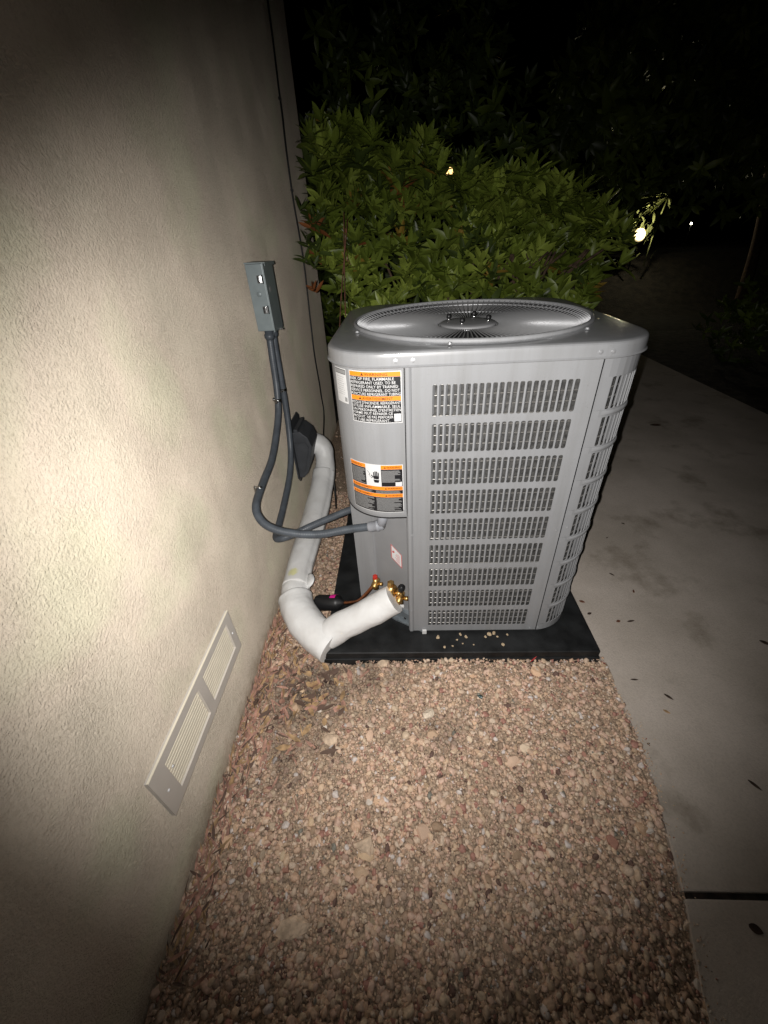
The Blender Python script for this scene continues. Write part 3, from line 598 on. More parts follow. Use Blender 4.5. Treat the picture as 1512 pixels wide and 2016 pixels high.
# ------------------------------------------------------------------ white insulation sleeve
def sleeve():
    r = thing('pipe_sleeve', 'thick white pipe insulation sleeve bending from the wall hood down to the brass valves', 'pipe insulation')
    def crease(seed, seam=0.6, amt=0.06):
        def f(t, a, rr):
            d = abs((a-seam+PI) % (2*PI)-PI)
            k = 1+0.045*noise.noise(Vector((math.cos(a)*1.5+seed, math.sin(a)*1.5, t*6)))+0.012*noise.noise(Vector((math.cos(a)*4, math.sin(a)*4+seed, t*22)))
            k += amt*math.exp(-(d/0.16)**2)*(0.6+0.6*noise.noise(Vector((t*14, seed, 0)))) - 0.05*math.exp(-((d-0.33)/0.14)**2)
            return rr*k
        return f
    # short elbow leaving the hood
    P = resample(catmull([(-0.535, 2.085, 0.405), (-0.498, 2.085, 0.400), (-0.460, 2.075, 0.365), (-0.452, 2.03, 0.295), (-0.460, 1.97, 0.235)]), 0.006)
    tube('upper_elbow', P, lambda t: 0.056+0.004*math.sin(t*9), 'sleeve', r, 40, True, crease(1, 5.2, 0.08))
    P = resample(catmull([(-0.458, 1.995, 0.262), (-0.463, 1.92, 0.218), (-0.470, 1.76, 0.175), (-0.478, 1.58, 0.145), (-0.484, 1.42, 0.135), (-0.486, 1.32, 0.128), (-0.482, 1.215, 0.116)]), 0.006)
    tube('long_sleeve', P, lambda t: 0.0625+0.003*math.sin(t*5)+0.003*max(0, t*12-11), 'sleeve', r, 44, True, crease(2, 0.25, 0.10))
    # short cuff, its free edge standing proud
    P = resample(catmull([(-0.484, 1.28, 0.122), (-0.480, 1.20, 0.114), (-0.466, 1.13, 0.104), (-0.445, 1.09, 0.098)]), 0.005)
    tube('cuff', P, lambda t: 0.0600, 'sleeve', r, 44, True, crease(3, 0.3, 0.05))
    P = [Vector(p) for p in ((-0.423, 1.262, 0.175), (-0.416, 1.268, 0.190), (-0.402, 1.262, 0.212))]
    V = []; F = []
    for i in range(7):
        t = i/6; y = 1.27-0.075*t; h = 0.030*math.sin(PI*t)**0.7*(0.5+0.5*t)
        c = Vector((-0.428, y, 0.140-0.012*t)); V += [c+Vector((-0.01, 0, 0.004)), c+Vector((0.006+0.4*h, -0.3*h, 0.010+h*0.6)), c+Vector((0.012+h, -0.5*h, 0.008+h))]
    for i in range(6):
        for s in (0, 1): F.append((i*3+s, i*3+s+1, (i+1)*3+s+1, (i+1)*3+s))
    o = mesh('loose_flap', V, F, 'sleeve', True, r); md = o.modifiers.new('s', 'SOLIDIFY'); md.thickness = 0.003
    # big lower elbow piece with an open square end
    P = resample(catmull([(-0.474, 1.160, 0.108), (-0.452, 1.105, 0.102), (-0.406, 1.040, 0.094), (-0.352, 0.990, 0.083), (-0.290, 0.948, 0.068)]), 0.005)
    tube('lower_elbow', P, lambda t: 0.069+0.003*max(0, 1-t*14)+0.002*math.sin(t*3), 'sleeve', r, 48, True, crease(4, 5.6, 0.05))
    # short straight length rising to the valves
    P = resample(catmull([(-0.315, 0.980, 0.092), (-0.250, 1.000, 0.128), (-0.17, 1.012, 0.168), (-0.10, 1.022, 0.208), (-0.046, 1.030, 0.240)]), 0.005)
    tube('valve_sleeve', P, lambda t: 0.0560+0.001*math.sin(t*11), 'sleeve', r, 44, True, crease(6, 4.3, 0.05))
    return r
sleeve()

# black filter body with a pink sticker on the small line
def drier():
    r = thing('filter_drier', 'short black wrapped filter canister with a bright pink sticker behind the white sleeve', 'filter')
    a, b = Vector((-0.395, 1.165, 0.078)), Vector((-0.262, 1.140, 0.102)); ax = (b-a)
    M = frame(a, ax, (0, 0, 1)); L = ax.length
    lathe('canister', [(0.008, -0.02), (0.012, 0.0), (0.030, 0.008), (0.034, 0.02), (0.034, L-0.035), (0.030, L-0.022), (0.014, L-0.010), (0.010, L)], M, 'black', r, 24)
    V = []; F = []
    for i in range(9):
        a2 = math.radians(-25+i*17)
        for z in (0.080, 0.104): V.append(M @ Vector((0.0347*math.cos(a2+0.3), 0.0347*math.sin(a2+0.3)*-1, z)))
    for i in range(8): F.append((2*i, 2*i+1, 2*i+3, 2*i+2))
    for i in range(9):
        pass
    mesh('sticker', V, F, 'pink', True, r)
    tube('copper_line', resample(catmull([b-ax*0.02, b+Vector((0.03, -0.01, 0.012)), (-0.19, 1.11, 0.15), (-0.14, 1.11, 0.215), (-0.115, 1.13, 0.245)]), 0.008), 0.0075, 'copper', r, 10)
    tube('copper_line', resample(catmull([a+ax*0.02, a-ax*0.25, (-0.45, 1.20, 0.07)]), 0.008), 0.0075, 'copper', r, 10)
drier()

# ------------------------------------------------------------------ equipment pad
def pad():
    r = thing('equipment_pad', 'black plastic equipment pad lying under the grey condenser unit', 'pad')
    bm = bmesh.new(); prism(bm, [(PX0-0.004, PY0-0.004), (PX1+0.004, PY0-0.004), (PX1+0.004, PY1), (PX0-0.004, PY1)], 'z', -0.012, 0.034); from_bm('pad_skirt', bm, 'padplastic', r, bevel=0.003)
    bm = bmesh.new(); bx(bm, PX0, PX1, PY0, PY1, 0.0345, 0.068); from_bm('pad_top', bm, 'padplastic', r, bevel=0.005, seg=3)
    return r
pad()
k = 0
for x, y, rr in ((0.118, 0.985, 0.010), (0.139, 0.940, 0.006), (0.206, 0.998, 0.007), (0.225, 0.985, 0.008), (0.318, 0.996, 0.011), (0.335, 0.999, 0.010), (0.359, 0.947, 0.008), (0.17, 0.945, 0.005), (0.19, 0.972, 0.005), (0.25, 0.95, 0.004), (0.385, 0.993, 0.006), (0.30, 0.985, 0.006), (0.345, 0.985, 0.006), (0.21, 0.955, 0.0045)):
    k += 1; rock('stone', x, y, 0.069+rr*0.45, rr, 'crumb', 'small tan stone chip lying on the black pad below the slotted panel', 'stone', 10+k, (1, 0.8, 0.6), k*0.7, 'stone chips on the black pad')

# ------------------------------------------------------------------ condenser unit
XL, XR, YF, YB, RC = -0.192, 0.640, 1.011, 1.868, 0.152
CXC, CYC = (XL+XR)/2, (YF+YB)/2
Z0, Z1 = 0.080, 1.092
def rr_pt(u, off=0.0):
    """point on the rounded-square outline; u = 0 at x = 0 on the front face, growing to the right"""
    W = XR-XL-2*RC; D = YB-YF-2*RC; A = RC*PI/2; T = 2*W+2*D+4*A
    s = (u-(XL+RC)) % T; R = RC+off
    if s < W: return Vector((XL+RC+s, YF-off))
    s -= W
    if s < A: a = s/RC; return Vector((XR-RC+R*math.sin(a), YF+RC-R*math.cos(a)))
    s -= A
    if s < D: return Vector((XR+off, YF+RC+s))
    s -= D
    if s < A: a = s/RC; return Vector((XR-RC+R*math.cos(a), YB-RC+R*math.sin(a)))
    s -= A
    if s < W: return Vector((XR-RC-s, YB+off))
    s -= W
    if s < A: a = s/RC; return Vector((XL+RC-R*math.sin(a), YB-RC+R*math.cos(a)))
    s -= A
    if s < D: return Vector((XL-off, YB-RC-s))
    s -= D
    a = s/RC; return Vector((XL+RC-R*math.cos(a), YF+RC-R*math.sin(a)))
WF = XR-XL-2*RC; AR = RC*PI/2
U_R0 = XR-RC            # start of right-front arc
unit = thing('condenser_unit', 'large light grey outdoor air conditioning condenser with slotted sides and round fan grille', 'air conditioner')
ROWS = [(1.041-0.1056*i-0.086, 1.041-0.1056*i) for i in range(9)]
def slot_panel(name, u0, u1, su0, su1, ncol, off=0.0, ribs=False, z0=Z0, z1=Z1, fins=True, ow=0.72, slotrad=0.0045):
    """punched panel: real openings with thickness, bent lips behind each opening as sub-parts"""
    V = []; F = []; ht = 0.002
    def add(u, z, o=off): p = rr_pt(u, o); V.append((p.x, p.y, z)); return len(V)-1
    def strip(ua, ub, za, zb, nu=None):
        nu = nu or max(1, int((ub-ua)/0.02)); prev = None
        for i in range(nu+1):
            u = ua+(ub-ua)*i/nu; a, b = add(u, za), add(u, zb)
            if prev: F.append((prev[0], a, b, prev[1]))
            prev = (a, b)
    pit = (su1-su0)/ncol; zs = [z0]+[z for r in ROWS[::-1] for z in r]+[z1]
    for i in range(0, len(zs)-1, 2): strip(u0, u1, zs[i], zs[i+1])
    for za, zb in ROWS:
        strip(u0, su0, za, zb); strip(su1, u1, za, zb)
        for c in range(ncol):
            ua = su0+pit*c; ub = ua+pit; m = (1-ow)*pit/2; ha, hb, zc, zd = ua+m, ub-m, za+0.0005, zb-0.0005; q = min(slotrad, (hb-ha)/2*0.98)
            ring = []
            for (ccx, ccz, st) in ((hb-q, zd-q, 0), (ha+q, zd-q, 90), (ha+q, zc+q, 180), (hb-q, zc+q, 270)):
                for t in (0, 30, 60, 90): an = math.radians(st+t); ring.append((ccx+q*math.cos(an), ccz+q*math.sin(an)))
            outer = []
            for k2, (x, z) in enumerate(ring):
                g = k2//4; t = k2 % 4
                cor = ((ub, zb), (ua, zb), (ua, za), (ub, za))[g]
                if g == 0: p = (ub, z) if t == 0 else ((x, zb) if t == 3 else cor)
                elif g == 1: p = (x, zb) if t == 0 else ((ua, z) if t == 3 else cor)
                elif g == 2: p = (ua, z) if t == 0 else ((x, za) if t == 3 else cor)
                else: p = (x, za) if t == 0 else ((ub, z) if t == 3 else cor)
                outer.append(p)
            I = [add(*p) for p in ring]; O = [add(*p) for p in outer]; J = [add(p[0], p[1], off-ht) for p in ring]; n = 16
            for i in range(n):
                j = (i+1) % n
                if outer[i] != outer[j]: F.append((I[i], O[i], O[j], I[j]))
                else: F.append((I[i], O[i], I[j]))
                F.append((J[i], I[i], I[j], J[j]))
    o = mesh(name, V, F, 'paint', False, unit)
    if fins:
        lipme = {}
        for za, zb in ROWS:
            for c in range(ncol):
                ha = su0+pit*c+(1-ow)*pit/2+0.0004
                p = rr_pt(ha, off-0.0022); p2 = rr_pt(ha+0.001, off-0.0022); d = (p2-p).normalized(); nrm = Vector((-d.y, d.x))  # inward
                if 'm' not in lipme:
                    h = zb-za-0.003; LV = [(0, 0, 0.002), (0.0058, 0.0085, 0.004), (0.0058, 0.0085, h-0.004), (0, 0, h), (-0.0005, 0.0008, 0.002), (0.0050, 0.0092, 0.004), (0.0050, 0.0092, h-0.004), (-0.0005, 0.0008, h)]
                    LF = [(0, 1, 2, 3), (4, 7, 6, 5), (1, 5, 6, 2), (0, 4, 5, 1), (3, 2, 6, 7)]
                    me = bpy.data.meshes.new('louvre'); me.from_pydata(LV, [], LF); me.materials.append(MT['paint']); lipme['m'] = me
                M = Matrix(((d.x, nrm.x, 0, p.x), (d.y, nrm.y, 0, p.y), (0, 0, 1, za+0.0015), (0, 0, 0, 1)))
                share('louvre', lipme['m'], M, o)
    if ribs:
        for i in range(8):
            zc = (ROWS[i][0]+ROWS[i+1][1])/2; V = []; F = []; nu = 26; K = 7
            for q in range(nu+1):
                u = su0-0.004+(su1-su0+0.008)*q/nu; fade = min(1, q/3, (nu-q)/3)
                for s in range(K): a = PI*s/(K-1); p = rr_pt(u, off+0.0002+0.0036*math.sin(a)*fade); V.append((p.x, p.y, zc+0.0065*math.cos(a)))
            for q in range(nu):
                for s in range(K-1): F.append((q*K+s, (q+1)*K+s, (q+1)*K+s+1, q*K+s+1))
            mesh('rib', V, F, 'paint', True, o)
    return o
slot_panel('front_panel', 0.0265, 0.4940, 0.078, 0.4515, 22)
SR = U_R0+AR                                             # end of right-front arc
slot_panel('corner_panel', 0.4965, SR+0.055, 0.528, SR+0.03, 13, 0.0012, ribs=True)
UB = SR+(YB-YF-2*RC)
slot_panel('side_panel', SR+0.0575, UB-0.01, SR+0.085, UB-0.035, 22, fins=False)
slot_panel('rear_corner_panel', UB-0.0075, UB+AR+0.02, UB+0.0, UB+AR, 13, fins=False, ribs=True)
UB2 = UB+AR+WF
slot_panel('rear_panel', UB+AR+0.0225, UB2-0.01, UB+AR+0.05, UB2-0.04, 24, fins=False)
slot_panel('rear_corner_panel', UB2-0.0075, UB2+AR+0.02, UB2, UB2+AR, 13, fins=False, ribs=True)
UL = UB2+AR+(YB-YF-2*RC)                                 # start of left-front arc (going forward)
slot_panel('side_panel', UB2+AR+0.0225, UL-0.045, UB2+AR+0.05, UL-0.075, 20, fins=False)
T = 2*WF+2*(YB-YF-2*RC)+4*AR
# raised vertical seam and edge post left of the front panel
def band(name, u0, u1, z0, z1, off, m, parent, n=None, th=0.0015, smooth=False, lip=0.0):
    V = []; F = []; n = n or max(1, int(abs(u1-u0)/0.012))
    for i in range(n+1):
        u = u0+(u1-u0)*i/n
        a, b = rr_pt(u, off), rr_pt(u, off-th)
        V += [(a.x, a.y, z0), (a.x, a.y, z1), (b.x, b.y, z1), (b.x, b.y, z0)]
    for i in range(n):
        k = i*4
        for s in range(4): F.append((k+s, k+4+s, k+4+(s+1) % 4, k+(s+1) % 4))
    F.append((0, 1, 2, 3)); F.append((n*4+3, n*4+2, n*4+1, n*4)); o = mesh(name, V, F, m, smooth, parent)
    if smooth:
        o.data.shade_smooth() if hasattr(o.data, 'shade_smooth') else None
        md = o.modifiers.new('e', 'EDGE_SPLIT'); md.split_angle = math.radians(40)
    return o
bm = bmesh.new(); prism(bm, [(0.0095, YF+0.02), (0.0095, YF-0.0005), (0.012, YF-0.004), (0.020, YF-0.004), (0.0262, YF), (0.0262, YF+0.02)], 'z', Z0, Z1); from_bm('seam_post', bm, 'paint', unit, bevel=0.0008)
band('seam_backing', 0.490, 0.502, Z0, Z1, -0.004, 'black', unit)
# control cover wrapping the left front corner
UC0 = UL-T-0.0425                                        # its rear edge on the left side (negative u)
CZ = 0.640
cov = band('control_cover', UC0, 0.0075, CZ, Z1, 0.0018, 'paint', unit, 60, 0.002, True)
lp = band('cover_lip', UC0, 0.0075, CZ-0.010, CZ+0.001, -0.0004, 'paint_inner', cov, 60, 0.014)
band('cover_gap', UC0, 0.0075, CZ-0.0140, CZ-0.0102, 0.0012, 'black', cov, 60, 0.016)
# recess below the control cover
def recess():
    pr = [(0.0092, YF+0.004), (0.0080, YF+0.062), (-0.112, YF+0.124), (-0.119, YF+0.1185), (-0.190, YF+0.155), (XL-0.0005, YF+0.20), (XL-0.0005, YF+0.258)]
    for nm, idx in (('recess_side', (0, 1)), ('valve_panel', (1, 2)), ('corner_post', (2, 3, 4, 5, 6))):
        V = []; F = []
        for j, i in enumerate(idx): V += [(pr[i][0], pr[i][1], Z0), (pr[i][0], pr[i][1], CZ-0.011)]
        for j in range(len(idx)-1): F.append((2*j, 2*j+2, 2*j+3, 2*j+1))
        o = mesh(nm, V, F, 'paint' if nm == 'corner_post' else 'paint_inner', False, unit); md = o.modifiers.new('s', 'SOLIDIFY'); md.thickness = 0.0015
    # shallow vertical crease and screw on the valve panel
    d = Vector((pr[2][0]-pr[1][0], pr[2][1]-pr[1][1])).normalized(); q = Vector(pr[1])+d*0.118
    M = Matrix(((d.x, d.y, 0, q.x), (d.y, -d.x, 0, q.y), (0, 0, 1, 0), (0, 0, 0, 1)))
    bm = bmesh.new(); bx(bm, -0.003, 0.003, -0.0005, 0.003, 0.24, 0.47, M); from_bm('panel_crease', bm, 'paint_inner', unit, bevel=0.001)
    # red and white tag
    n2 = Vector((d.y, -d.x)); n2 = n2 if n2.y < 0 else -n2
    def vp(a, z, o=0.003): p = Vector(pr[1])+d*a+n2*o; return (p.x, p.y, z)
    o = mesh('warning_tag', [vp(0.022, 0.345), vp(0.066, 0.385), vp(0.066, 0.450), vp(0.022, 0.410)], [(0, 1, 2, 3)], 'sheet', False, unit, None)
    V = [vp(0.022, 0.345, 0.0034), vp(0.066, 0.385, 0.0034), vp(0.066, 0.450, 0.0034), vp(0.022, 0.410, 0.0034), vp(0.025, 0.3515, 0.0034), vp(0.063, 0.386, 0.0034), vp(0.063, 0.4435, 0.0034), vp(0.025, 0.409, 0.0034)]
    mesh('tag_border', V, [(0, 1, 5, 4), (1, 2, 6, 5), (2, 3, 7, 6), (3, 0, 4, 7)], 'redprint', False, o)
    V = []; F = []
    for i in range(12):
        a = 2*PI*i/12; V.append(vp(0.056+0.005*math.cos(a), 0.415+0.005*math.sin(a), 0.0036))
    mesh('tag_symbol', V, [tuple(range(12))], 'redprint', False, o)
    V = []; F = []
    for i in range(8):
        z = 0.0055*i; b = len(V); ln = (0.026, 0.022, 0.028, 0.018, 0.026, 0.024, 0.020, 0.012)[i]
        V += [vp(0.030+0*ln, 0.362+z, 0.0036), vp(0.030+ln*0.7, 0.362+z+ln*0.64, 0.0036), vp(0.030+ln*0.7, 0.3636+z+ln*0.64, 0.0036), vp(0.030, 0.3636+z, 0.0036)]; F.append((b, b+1, b+2, b+3))
    mesh('tag_lines', V, F, 'redprint', False, o)
recess()
# base pan
V = []; bm = bmesh.new()
pts = [(0.06, YF-0.001), (-0.045, YF+0.060), (-0.142, YF+0.130), (XL-0.003, YF+0.22), (XL-0.003, YF+0.45), (0.06, YF+0.45)]
prism(bm, pts, 'z', 0.0685, 0.0765); from_bm('base_pan', bm, 'galvanised', unit, bevel=0.002)
bm = bmesh.new(); prism(bm, [(0.04, YF+0.012), (-0.035, YF+0.072), (-0.110, YF+0.127), (-0.11, YF+0.14), (0.04, YF+0.07)], 'z', 0.077, 0.125); from_bm('pan_flange', bm, 'galvanised', unit, bevel=0.002)
for px, pz in ((0.014, 0.112), (-0.008, 0.093)):
    d = Vector((0.075, -0.060)).normalized(); lathe('pan_hole', [(0.006, 0), (0.005, 0.0012), (0.0, 0.0014)], frame((px, YF+0.012+(0.04-px)*0.8-0.0006, pz), (-0.6, -0.8, 0)), 'black', unit, 6)
band('base_rim', 0.055, U_R0+AR+0.05, 0.0690, 0.0795, -0.006, 'dark_inside', unit, None, 0.02)
box('foot_clip', 0.058, 0.075, YF-0.010, YF-0.0015, 0.0695, 0.0900, 'sheet', unit, 0.002)
# inner coil behind the openings
V = []; F = []; N = 160; off = -0.026; us = [0.0265+(UL-0.05-0.0265)*i/N for i in range(N+1)]
for i, u in enumerate(us):
    p = rr_pt(u, off); V += [(p.x, p.y, Z0+0.002), (p.x, p.y, Z1-0.002)]
for i in range(N): F.append((2*i, 2*i+2, 2*i+3, 2*i+1))
def coil_mat():
    m = bpy.data.materials.new('coilfins'); m.use_nodes = True; n = m.node_tree.nodes; L = m.node_tree.links
    b = n['Principled BSDF']; b.inputs['Metallic'].default_value = 0.5; b.inputs['Roughness'].default_value = 0.45
    at = n.new('ShaderNodeTexCoord'); sx = n.new('ShaderNodeSeparateXYZ'); L.new(at.outputs['Object'], sx.inputs[0])
    ad = n.new('ShaderNodeMath'); ad.operation = 'SUBTRACT'; L.new(sx.outputs[0], ad.inputs[0]); L.new(sx.outputs[1], ad.inputs[1])
    mu = n.new('ShaderNodeMath'); mu.operation = 'MULTIPLY'; mu.inputs[1].default_value = 420; L.new(ad.outputs[0], mu.inputs[0])
    fr = n.new('ShaderNodeMath'); fr.operation = 'FRACT'; L.new(mu.outputs[0], fr.inputs[0])
    nz = n.new('ShaderNodeTexNoise'); nz.inputs['Scale'].default_value = 90; L.new(at.outputs['Object'], nz.inputs['Vector'])
    mm = n.new('ShaderNodeMath'); mm.operation = 'MULTIPLY'; L.new(fr.outputs[0], mm.inputs[0]); L.new(nz.outputs[0], mm.inputs[1])
    r = n.new('ShaderNodeValToRGB'); r.color_ramp.elements[0].color = (0.02, 0.02, 0.021, 1); r.color_ramp.elements[1].color = (0.24, 0.235, 0.225, 1); r.color_ramp.elements[0].position = 0.05; r.color_ramp.elements[1].position = 0.55
    L.new(mm.outputs[0], r.inputs[0]); L.new(r.outputs[0], b.inputs['Base Color']); MT['coilfins'] = m
coil_mat()
coil = mesh('coil', V, F, 'coilfins', False, unit)
V = []; F = []; nt_ = 0
for zi in range(35):
    z = 0.10+zi*0.0283; M_ = 90
    for i in range(M_+1):
        u = 0.03+(UL-0.09)*i/M_; 
        for s in range(5):
            a = 2*PI*s/5; p = rr_pt(u, off+0.004+0.0028*math.cos(a)); V.append((p.x, p.y, z+0.0018*math.sin(a)))
    b = nt_
    for i in range(M_):
        for s in range(5): F.append((b+i*5+s, b+(i+1)*5+s, b+(i+1)*5+(s+1) % 5, b+i*5+(s+1) % 5))
    nt_ = len(V)
o = mesh('coil_tubes', V, F, 'tube_metal', True, coil); o['kind'] = 'stuff'
band('inner_floor', 0.03, UL-0.06, 0.082, 0.086, -0.004, 'dark_inside', unit, 120, 0.02)

# top lid: outer profile swept round the outline, inner edge meeting the fan opening
FC = (0.222, 1.408); FR = 0.360
def lid():
    N = 240; prof = [(0.004, 1.0895), (0.0105, 1.088), (0.0120, 1.0900), (0.0085, 1.0935), (0.0080, 1.1120), (0.0077, 1.1165), (0.0066, 1.1205), (0.0040, 1.1236), (0.0002, 1.1254), (-0.0050, 1.1262), (-0.0060, 1.1263), (-0.050, 1.1275)]
    V = []; F = []; K = len(prof)+5
    for i in range(N):
        u = T*i/N
        pp = [(*rr_pt(u, o), z) for o, z in prof]
        p = Vector(pp[-1]); c = Vector((FC[0], FC[1], 0)); d = Vector((p.x-c.x, p.y-c.y, 0)); dn = d.normalized(); R0 = d.length
        for (q, dz) in ((0.5, 0.0), (1.0, 0.001)):
            rad = R0+(FR+0.020-R0)*q
            if R0 < FR+0.02: rad = FR+0.020+(R0-FR-0.02)*(1-q)*0.3
            pp.append((c.x+dn.x*rad, c.y+dn.y*rad, 1.1278+dz))
        for rad, z in ((FR+0.006, 1.130), (FR-0.001, 1.127), (FR-0.004, 1.108)): pp.append((c.x+dn.x*rad, c.y+dn.y*rad, z))
        V += pp
    for i in range(N):
        j = (i+1) % N
        for s in range(K-1): F.append((i*K+s, j*K+s, j*K+s+1, i*K+s+1))
    o = mesh('top_lid', V, F, 'paint_lid', True, unit); md = o.modifiers.new('e', 'EDGE_SPLIT'); md.split_angle = math.radians(24); return o
lidob = lid()
def ring_path(R, z, n=120): return [Vector((FC[0]+R*math.cos(2*PI*i/n), FC[1]+R*math.sin(2*PI*i/n), z)) for i in range(n+1)]
grille = mesh('fan_grille', [(0, 0, 0)], [], None, False, unit); bpy.data.objects.remove(grille)
grille = tube('fan_grille', ring_path(FR+0.004, 1.1340), 0.0062, 'paint', unit, 10, False)
tube('grille_ring', ring_path(FR-0.016, 1.1230), 0.0030, 'wire_metal', grille, 8, False)
tube('grille_ring', ring_path(0.235, 1.1130), 0.0024, 'wire_metal', grille, 8, False)
tube('grille_ring', ring_path(0.095, 1.1095), 0.0030, 'wire_metal', grille, 8, False)
NW = 110
P = [Vector((0.078, 0, 1.104)), Vector((0.095, 0, 1.1125)), Vector((0.16, 0, 1.1145)), Vector((0.25, 0, 1.1165)), Vector((0.325, 0, 1.1195)), Vector((FR-0.016, 0, 1.1255)), Vector((FR-0.002, 0, 1.1340))]
wo = tube('wire', resample(catmull(P, 5), 0.035), 0.0020, 'wire_metal', None, 6, False); wme = wo.data; bpy.data.objects.remove(wo)
for i in range(NW):
    share('wire', wme, Matrix.Translation((FC[0], FC[1], 0)) @ Matrix.Rotation(2*PI*i/NW, 4, 'Z'), grille)
hub = lathe('hub_plate', [(0.090, 1.1160), (0.090, 1.1235), (0.086, 1.1260), (0.060, 1.1280), (0.0, 1.1285)], Matrix.Translation((FC[0], FC[1], -0.008)), 'paint_inner', grille, 40)
for dx, dy in ((0.046, 0.046), (-0.046, 0.046), (0.046, -0.046), (-0.046, -0.046)):
    ca, sa = math.cos(0.35), math.sin(0.35); x, y = FC[0]+dx*ca-dy*sa, FC[1]+dx*sa+dy*ca
    b = lathe('motor_stud', [(0.0035, 1.126), (0.0035, 1.136)], Matrix.Translation((x, y, -0.008)), 'chrome', hub, 8)
    lathe('stud_cap', [(0.004, 1.134), (0.0070, 1.136), (0.0078, 1.141), (0.0055, 1.147), (0.0, 1.149)], Matrix.Translation((x, y, -0.008)), 'black', b, 12)
# fan below: hub, three blades, motor, dark well
well = tube('fan_shroud', [Vector((FC[0], FC[1], 1.130)), Vector((FC[0], FC[1], 0.99)), Vector((FC[0], FC[1], 0.80))], FR-0.005, 'fan_dark', unit, 60, False)
lathe('fan_motor', [(0.06, 0.95), (0.085, 0.97), (0.085, 1.07), (0.05, 1.09), (0.03, 1.114)], Matrix.Translation((FC[0], FC[1], 0)), 'black', unit, 24)
for k in range(3):
    V = []; F = []
    for i in range(7):
        r_ = 0.07+0.27*i/6
        for j in range(7):
            a = (j/6-0.5)*1.5*(0.75+0.25*i/6)+2*PI*k/3+0.25*i/6; V.append((FC[0]+r_*math.cos(a), FC[1]+r_*math.sin(a), 1.045+0.06*(j/6-0.5)-0.02*(j/6-0.5)**2))
    for i in range(6):
        for j in range(6): F.append((i*7+j, i*7+j+1, (i+1)*7+j+1, (i+1)*7+j))
    o = mesh('fan_blade', V, F, 'black', True, unit)
# screws
def screw(x, y, z, n, parent, m='paint', r=0.0045):
    s = lathe('screw', [(r*1.35, 0), (r*1.35, 0.0012), (r*0.95, 0.0014), (r*0.9, 0.0042), (0.0, 0.0048)], frame((x, y, z), n), m, parent, 12, False)
for x in (-0.012, 0.031, 0.478, 0.507): screw(x, YF-0.0078, 1.104, (0, -1, 0), lidob, 'wire_metal')
for x, z in ((0.0, 0.655), (0.023, 0.560), (0.480, 0.565), (0.512, 0.575), (0.472, 0.092), (0.502, 0.095), (0.018, 0.20)): screw(x, YF-0.0012-(0.003 if x in (0.023, 0.018) else 0), z, (0, -1, 0), unit, 'paint', 0.0028)
for a in (20, 75, 140, 205, 255, 315):
    screw(FC[0]+(FR+0.022)*math.cos(math.radians(a)), FC[1]+(FR+0.022)*math.sin(math.radians(a)), 1.1305, (0, 0, 1), lidob, 'wire_metal', 0.005)

# brass service valves
def valve(x, y, z, s, cap, label=None):
    v = lathe('service_valve', [(0.010*s, -0.03*s), (0.014*s, -0.028*s), (0.014*s, -0.01*s), (0.011*s, -0.008*s), (0.016*s, 0.0), (0.016*s, 0.018*s), (0.011*s, 0.02*s), (0.011*s, 0.03*s)], frame((x, y, z), (-0.25, -1, 0.1)), 'brass', unit, 16)
    lathe('valve_body', [(0.013*s, -0.03*s), (0.013*s, 0.03*s)], frame((x, y, z), (0, 0.1, 1)), 'brass', v, 14)
    lathe('valve_cap', [(0.011*s, 0), (0.012*s, 0.004*s), (0.012*s, 0.016*s), (0.008*s, 0.02*s), (0, 0.02*s)], frame((x, y, z+0.03*s), (0, 0, 1)), cap, v, 6, False)
    lathe('valve_port', [(0.006*s, 0), (0.006*s, 0.02*s), (0.009*s, 0.021*s), (0.009*s, 0.035*s), (0, 0.037*s)], frame((x, y, z), (1, -0.5, 0.3)), 'brass', v, 12)
    return v
valve(-0.118, 1.095, 0.258, 0.85, 'redcap'); valve(-0.058, 1.065, 0.238, 1.15, 'brass'); valve(-0.025, 1.055, 0.220, 1.0, 'brass')
lathe('valve_plug', [(0.013, 0), (0.014, 0.01), (0.013, 0.03), (0.0, 0.034)], frame((-0.022, 1.055, 0.262), (0.2, -0.5, 1)), 'black', unit, 14)
tube('copper_stub', resample(catmull([(-0.03, 1.06, 0.235), (-0.035, 1.045, 0.20), (-0.06, 1.03, 0.19), (-0.10, 1.028, 0.20)]), 0.006), 0.011, 'copper', unit, 12)
box('valve_tag', -0.028, -0.010, 1.033, 1.0345, 0.188, 0.203, 'sheet', unit, 0)

